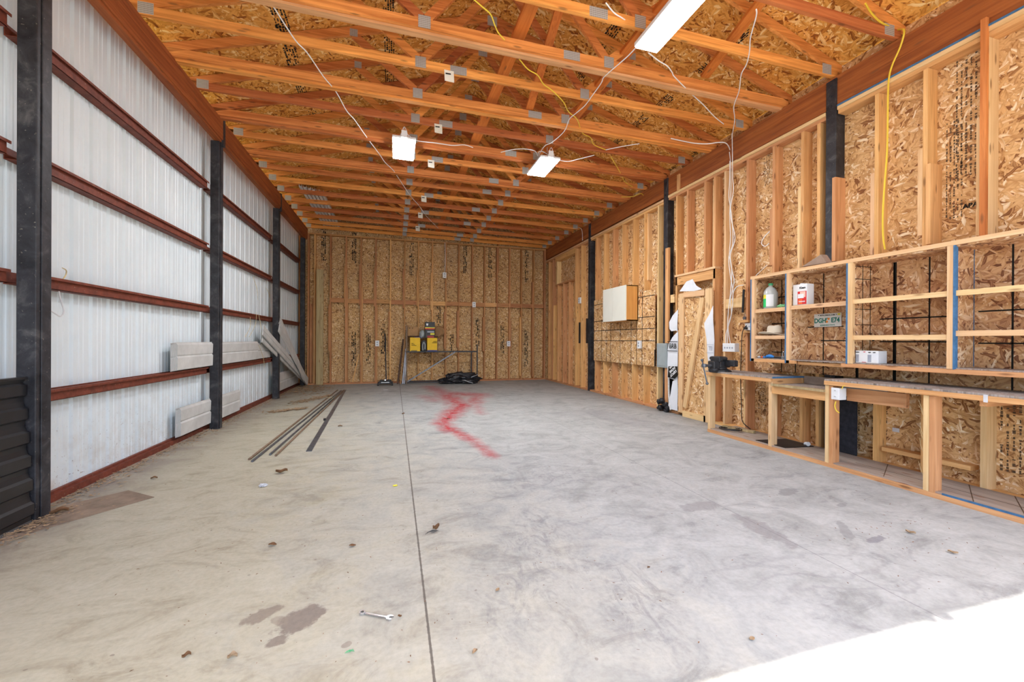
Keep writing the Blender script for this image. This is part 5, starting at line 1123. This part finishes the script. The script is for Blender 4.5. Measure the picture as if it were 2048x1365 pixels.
tag(put('grass_blades', g, 'green', base=c), 'small wisp of green grass on the floor below the wrench', 'grass', kind='stuff')
# litter nobody could count
g = G(); rr = random.Random(11)
def litter(region, n, size, matseed=0):
    for _ in range(n):
        x, y = region(); s__ = rr.uniform(.5, 1.3)*size; a = rr.uniform(0, 6.28); t_ = rr.uniform(-.6, .6); ca, sa = math.cos(a), math.sin(a)
        c = Vector((x, y, .004+rr.uniform(0, .012))); p = [c+Vector((s__*(ca*px-sa*py*.45), s__*(sa*px+ca*py*.45), abs(px)*t_*s__*.4+.002)) for px, py in ((-1, 0), (-.2, .8), (1, 0), (.1, -.8))]
        p = [Vector((q.x, q.y, max(.001, q.z))) for q in p]; g.poly(p, (0, 0, .0006))
litter(lambda: (-2.54+abs(rr.gauss(0, .10)), rr.uniform(3.9, 12.3)), 1300, .018); litter(lambda: (min(-1.5, max(-2.5, -2.15+rr.gauss(0, .28))), min(12.4, rr.gauss(11.5, .6))), 700, .045); litter(lambda: (-2.43+abs(rr.gauss(0, .1)), rr.gauss(3.55, .22)), 260, .016)
litter(lambda: (-2.45+abs(rr.gauss(0, .05)), rr.uniform(2.6, 3.6)), 200, .018)
litter(lambda: ((lambda t: (-1.95+.55*t+rr.gauss(0, .06), 9.0+1.1*t+rr.gauss(0, .12)))(rr.random())), 260, .042); litter(lambda: ((lambda t: (-2.1+.5*t+rr.gauss(0, .05), 8.0+.3*t+rr.gauss(0, .06)))(rr.random())), 200, .042)
tag(put('leaf_litter', g, 'leafpale', base=(-2.4, 8, 0)), 'scattered dry leaf litter along the foot of the white metal wall', 'leaf litter', kind='stuff')
g = G(); litter(lambda: (rr.uniform(-2.3, 4.2), 1.35+11*rr.random()**1.5), 420, .0065); litter(lambda: (rr.uniform(-1.2, 1.2), rr.uniform(1.5, 3.2)), 120, .004)
litter(lambda: (3.25+rr.gauss(0, .25), 1.9+rr.gauss(0, .12)), 40, .008)
tag(put('floor_crumbs', g, 'leaf', base=(0, 4, 0)), 'fine brown crumbs of debris scattered over the concrete floor', 'debris', kind='stuff')
g = G(); rr = random.Random(4)
for _ in range(420):
    y = rr.uniform(4.0, 9.5); g.blob((-2.54+abs(rr.gauss(0, .035)), y, .004), (rr.uniform(.003, .012), rr.uniform(.004, .014), .005), 1, .5, y)
tag(put('plaster_crumbs', g, 'kraft', base=(-2.5, 6, 0)), 'pale crumbly debris along the red base channel', 'debris', kind='stuff')
tag(put('floor_mat', G().poly([(-2.44, 3.25, .001), (-1.86, 3.95, .001), (-2.15, 4.18, .001), (-2.50, 3.86, .001)], (0, 0, .004)), 'dirt', base=(-2.2, 3.8, 0)), 'flat dusty brown mat on the floor at the foot of the nearest left post', 'mat')
# twine and straw on the left wall
cable([(123, 545), (131, 550), (130, 560), (122, 571)], 'X', -2.51, 'straw', 'short frayed white string above the third girt near the first post', .004, name='string')
cable([(117, 592), (121, 610), (127, 632), (121, 642), (110, 637), (99, 630)], 'X', -2.51, 'gum', 'hooked white string hanging below the girt near the first post', .005, name='string')
g = G(); rr = random.Random(8)
for (u, v, dx, dy) in ((505, 560, 10, 45), (512, 630, -14, 50), (517, 635, 6, 60), (500, 640, -10, 40), (530, 580, 8, 20), (515, 690, 15, 50)):
    a = P(u, v, 'X', -2.5); b = P(u+dx, v+dy, 'X', -2.5); mdl = (a+b)/2+Vector((.03, rr.uniform(-.05, .05), 0)); g.tube([a, mdl, b], .0035, 5)
tag(put('straw_wisps', g, 'straw', base=(-2.5, 9, 1.5)), 'loose straw wisps hanging from the far girts on the left wall', 'straw', kind='stuff')
for (u, v) in ((60, 250), ):
    pass
